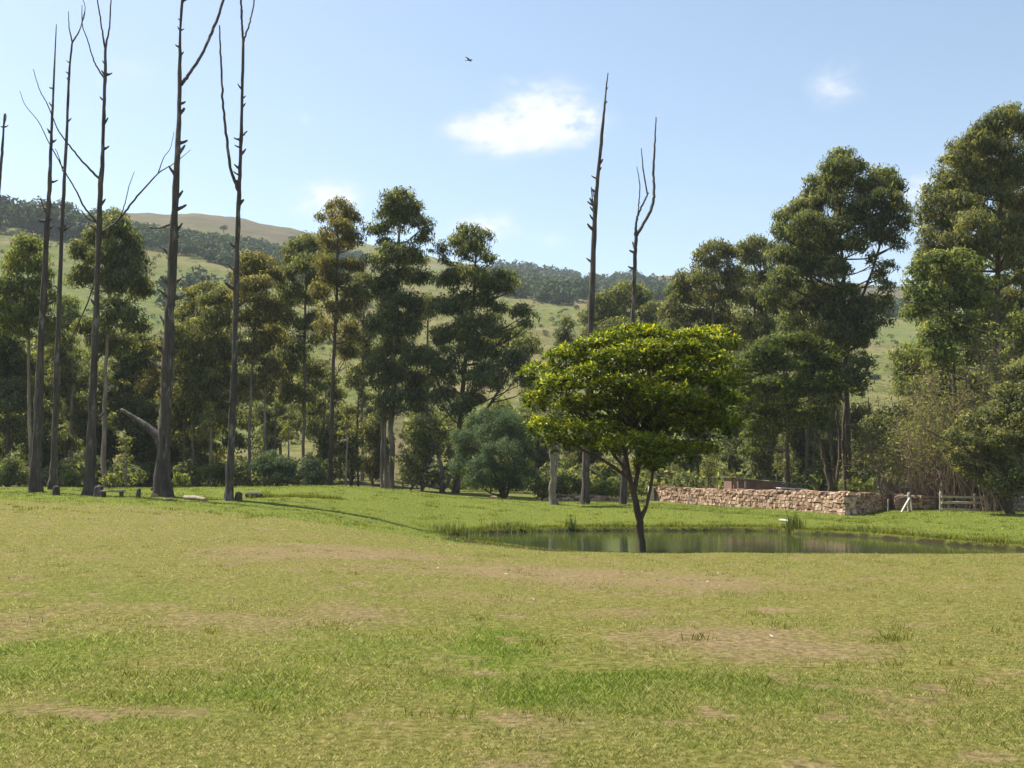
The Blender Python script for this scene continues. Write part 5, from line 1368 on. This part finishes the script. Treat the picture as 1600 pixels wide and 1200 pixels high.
def stumps_logs():
    def stump(label, px, D, w_px, h_px):
        p = G(px, D); mb = MB(); r = w_px / F * D / 2; hh_ = h_px / F * D
        P, R = smooth_path([p - [0, 0, .12], p + [0, 0, hh_ * .5], p + [.02, 0, hh_]], [r * 1.15, r, r * .9], 7); tube(mb, P, R, 10, .10)
        tag(mb.build('tree_stump', M['dead'], loc=tuple(p)), label, 'stump', 'cut stumps beneath the dead trunks')
    stump('cut stump beside the second whole dead trunk', 91, 51, 11, 13)
    stump('dark squat stump right against the whippy dead trunk', 157, 50.5, 14, 15)
    stump('thin upright stump between plank bench and thickest trunk', 219, 49, 7, 14)
    stump('squat stump just right of the slender dead trunk', 375, 48.2, 12, 11)
    def log(label, pa, pb, r, mat='wood', legs=False):
        pa, pb = np.array(pa), np.array(pb); t = None
        if legs:
            t = empty('plank_bench', (pa + pb) / 2, label, 'bench')
            z_ = .28; mb = MB(); beam(mb, pa + [0, 0, z_], pb + [0, 0, z_], .28, .07, .006); mb.build('seat', M['wood'], t, (pa + pb) / 2)
            for f_ in (.12, .88):
                p = pa * (1 - f_) + pb * f_; mb = MB(); P, R = smooth_path([p - [0, 0, .1], p + [0, 0, z_ - .036]], [.1, .1], 4); tube(mb, P, R, 7, .1); mb.build('leg', M['dead'], t, (pa + pb) / 2)
        else:
            mb = MB(); P, R = smooth_path([pa + [0, 0, r * .7], (pa + pb) / 2 + [0, 0, r], pb + [0, 0, r * .7]], [r, r * 1.05, r * .7], 10); tube(mb, P, R, 8, .1)
            tag(mb.build('log', M[mat], loc=tuple(pa)), label, 'log')
    log('plank bench on stub legs between the whippy and thickest trunks', G(161, 49.6), G(197, 49.4), .1, legs=True)
    log('fallen pale log between the thickest and the slender dead trunk', G(291, 49.6), G(324, 47.8), .10)
    log('thin fallen pole on the lawn left of the pale log', G(257, 47.6), G(279, 48.2), .05)
    log('short dark log lying in the hollow right of the squat stump', G(388, 50), G(410, 49.6), .14, 'dead')
    # rocks at the foot of the shore
    for i, (px, D, s, lab) in enumerate([(772, 62, .32, 'pale rock by the foot of the feathery tree'), (796, 62, .22, 'smaller rock right of the feathery tree foot'), (244, 50.2, .3, 'knobbly grey rock against the thickest trunk')]):
        p = G(px, D); v_, f_ = PROT[i]; me = bpy.data.objects.new('rock', PMESH[i]); COL.objects.link(me); me.location = (p[0], p[1], p[2] + s * .2); me.scale = (s * 1.2, s, s * .7); me.rotation_euler = (.2, .1, i)
        tag(me, lab, 'rock')


stumps_logs()


def reeds(label, px, D, n_, hh_, spread):
    x = (px - 800) / F * D + rng.normal(size=n_) * spread; y = D + rng.normal(size=n_) * spread * .6
    z = np.maximum(ground(x, y), WATER_Z - .02); base = np.array([(px - 800) / F * D, D, max(gz((px - 800) / F * D, D), WATER_Z)])
    mb = MB(); a = rng.random(n_) * 6.28; hgt = hh_ * (.5 + .7 * rng.random(n_)); l_ = hgt * .3 * rng.random(n_); w_ = .016
    p0 = np.stack([x - np.cos(a) * w_, y - np.sin(a) * w_, z], 1); p1 = np.stack([x + np.cos(a) * w_, y + np.sin(a) * w_, z], 1)
    p2 = np.stack([x + np.cos(a) * w_ * .7 + np.sin(a) * l_ * .3, y + np.sin(a) * w_ * .7, z + hgt * .6], 1); p3 = np.stack([x + np.sin(a) * l_, y + np.cos(a) * l_ * .6, z + hgt], 1)
    mb.add(np.stack([p0, p1, p2, p3], 1).reshape(-1, 3), np.arange(n_ * 4).reshape(-1, 4), {'v': np.repeat(rng.random(n_) * .5, 4)})
    tag(mb.build('reed_clump', M['grass'], loc=tuple(base)), label, 'reeds', 'reed clumps on the far shore of the pond', 'stuff' if spread > .28 else None)


reeds('narrow reed clump on the far shore left of the round tree trunk', 893, 45.6, 60, .50, .10)
reeds('dense reed clump on the far shore below the pale plank', 1236, 44.2, 110, .6, .22)
reeds('low reeds at the left end of the pond', 715, 42.5, 220, .34, .5)
reeds('short reed fringe at the left shore beneath the feathery tree', 800, 44.7, 180, .32, .5)
reeds('sparse short reeds under the far bank right of the pond middle', 1340, 42.6, 80, .25, .3)


def bird():
    c0 = W(733, 94, 42); t = empty('bird', c0, 'small dark bird in flight high above the trees', 'bird')
    mb = MB()
    P, R = smooth_path([c0 + [-.10, .05, .0], c0 + [-.05, .02, .012], c0 + [.02, 0, 0], c0 + [.07, -.02, 0], c0 + [.11, -.03, .012], c0 + [.135, -.035, .005]], [.008, .026, .034, .022, .018, .004], 14); tube(mb, P, R, 8, .02)
    mb.build('body', M['bird'], t, c0)
    for s in (-1, 1):
        mb = MB(); V = []; n_ = 6
        for i in range(n_):
            f_ = i / (n_ - 1); ch = .075 * (1 - f_ ** 2 * .75); zz = (.05 * math.sin(f_ * 2.2) - (.05 * f_ if s > 0 else -.03 * f_)); yy = s * f_ * .2
            for dx, dz in ((ch * .4 - f_ * .05, 0), (-ch * .6 - f_ * .06, -.004), (ch * .4 - f_ * .05, .006), (-ch * .6 - f_ * .06, 0)):
                V.append(c0 + np.array([.02 + dx + yy * .55, yy * .75, zz + dz]))
        f = []
        for j in range(n_ - 1):
            o_ = j * 4; f += [[o_, o_ + 1, o_ + 5, o_ + 4], [o_ + 2, o_ + 6, o_ + 7, o_ + 3], [o_, o_ + 4, o_ + 6, o_ + 2], [o_ + 1, o_ + 3, o_ + 7, o_ + 5]]
        f += [[0, 2, 3, 1], [n_ * 4 - 4, n_ * 4 - 3, n_ * 4 - 1, n_ * 4 - 2]]
        mb.add(V, f); mb.build('wing', M['bird'], t, c0)
    mb = MB(); mb.add([c0 + [-.09, .045, .004], c0 + [-.17, .03, .0], c0 + [-.16, .10, .0], c0 + [-.09, .045, -.004], c0 + [-.17, .03, -.005], c0 + [-.16, .10, -.005]], [[0, 1, 2], [3, 5, 4]]); mb.add([c0 + [-.09, .045, .004], c0 + [-.17, .03, .0], c0 + [-.17, .03, -.005], c0 + [-.09, .045, -.004]], [[0, 1, 2, 3]])
    mb.build('tail', M['bird'], t, c0)


bird()


# ------------------------------------------------------------------ haze
def haze():
    zmax = 262.0
    mb = MB(); X0, X1, Y0, Y1, Z0, Z1 = -2700, 2700, -2700, 2700, -8.0, zmax
    V = [[x, y, z] for x in (X0, X1) for y in (Y0, Y1) for z in (Z0, Z1)]
    mb.add(V, [[0, 1, 3, 2], [4, 6, 7, 5], [0, 4, 5, 1], [2, 3, 7, 6], [0, 2, 6, 4], [1, 5, 7, 3]])
    m = bpy.data.materials.new('haze'); m.use_nodes = True; nt = m.node_tree; nt.nodes.clear()
    o = nt.nodes.new('ShaderNodeOutputMaterial'); v = nt.nodes.new('ShaderNodeVolumePrincipled')
    v.inputs['Color'].default_value = (0.80, 0.88, 1.0, 1); v.inputs['Density'].default_value = 0.00019; v.inputs['Anisotropy'].default_value = 0.0
    nt.links.new(v.outputs[0], o.inputs['Volume'])
    ob = mb.build('haze', m); tag(ob, 'thin pale haze filling the valley up to the hills', 'haze', kind='stuff')


haze()
print('TREE TRIS', TRI)
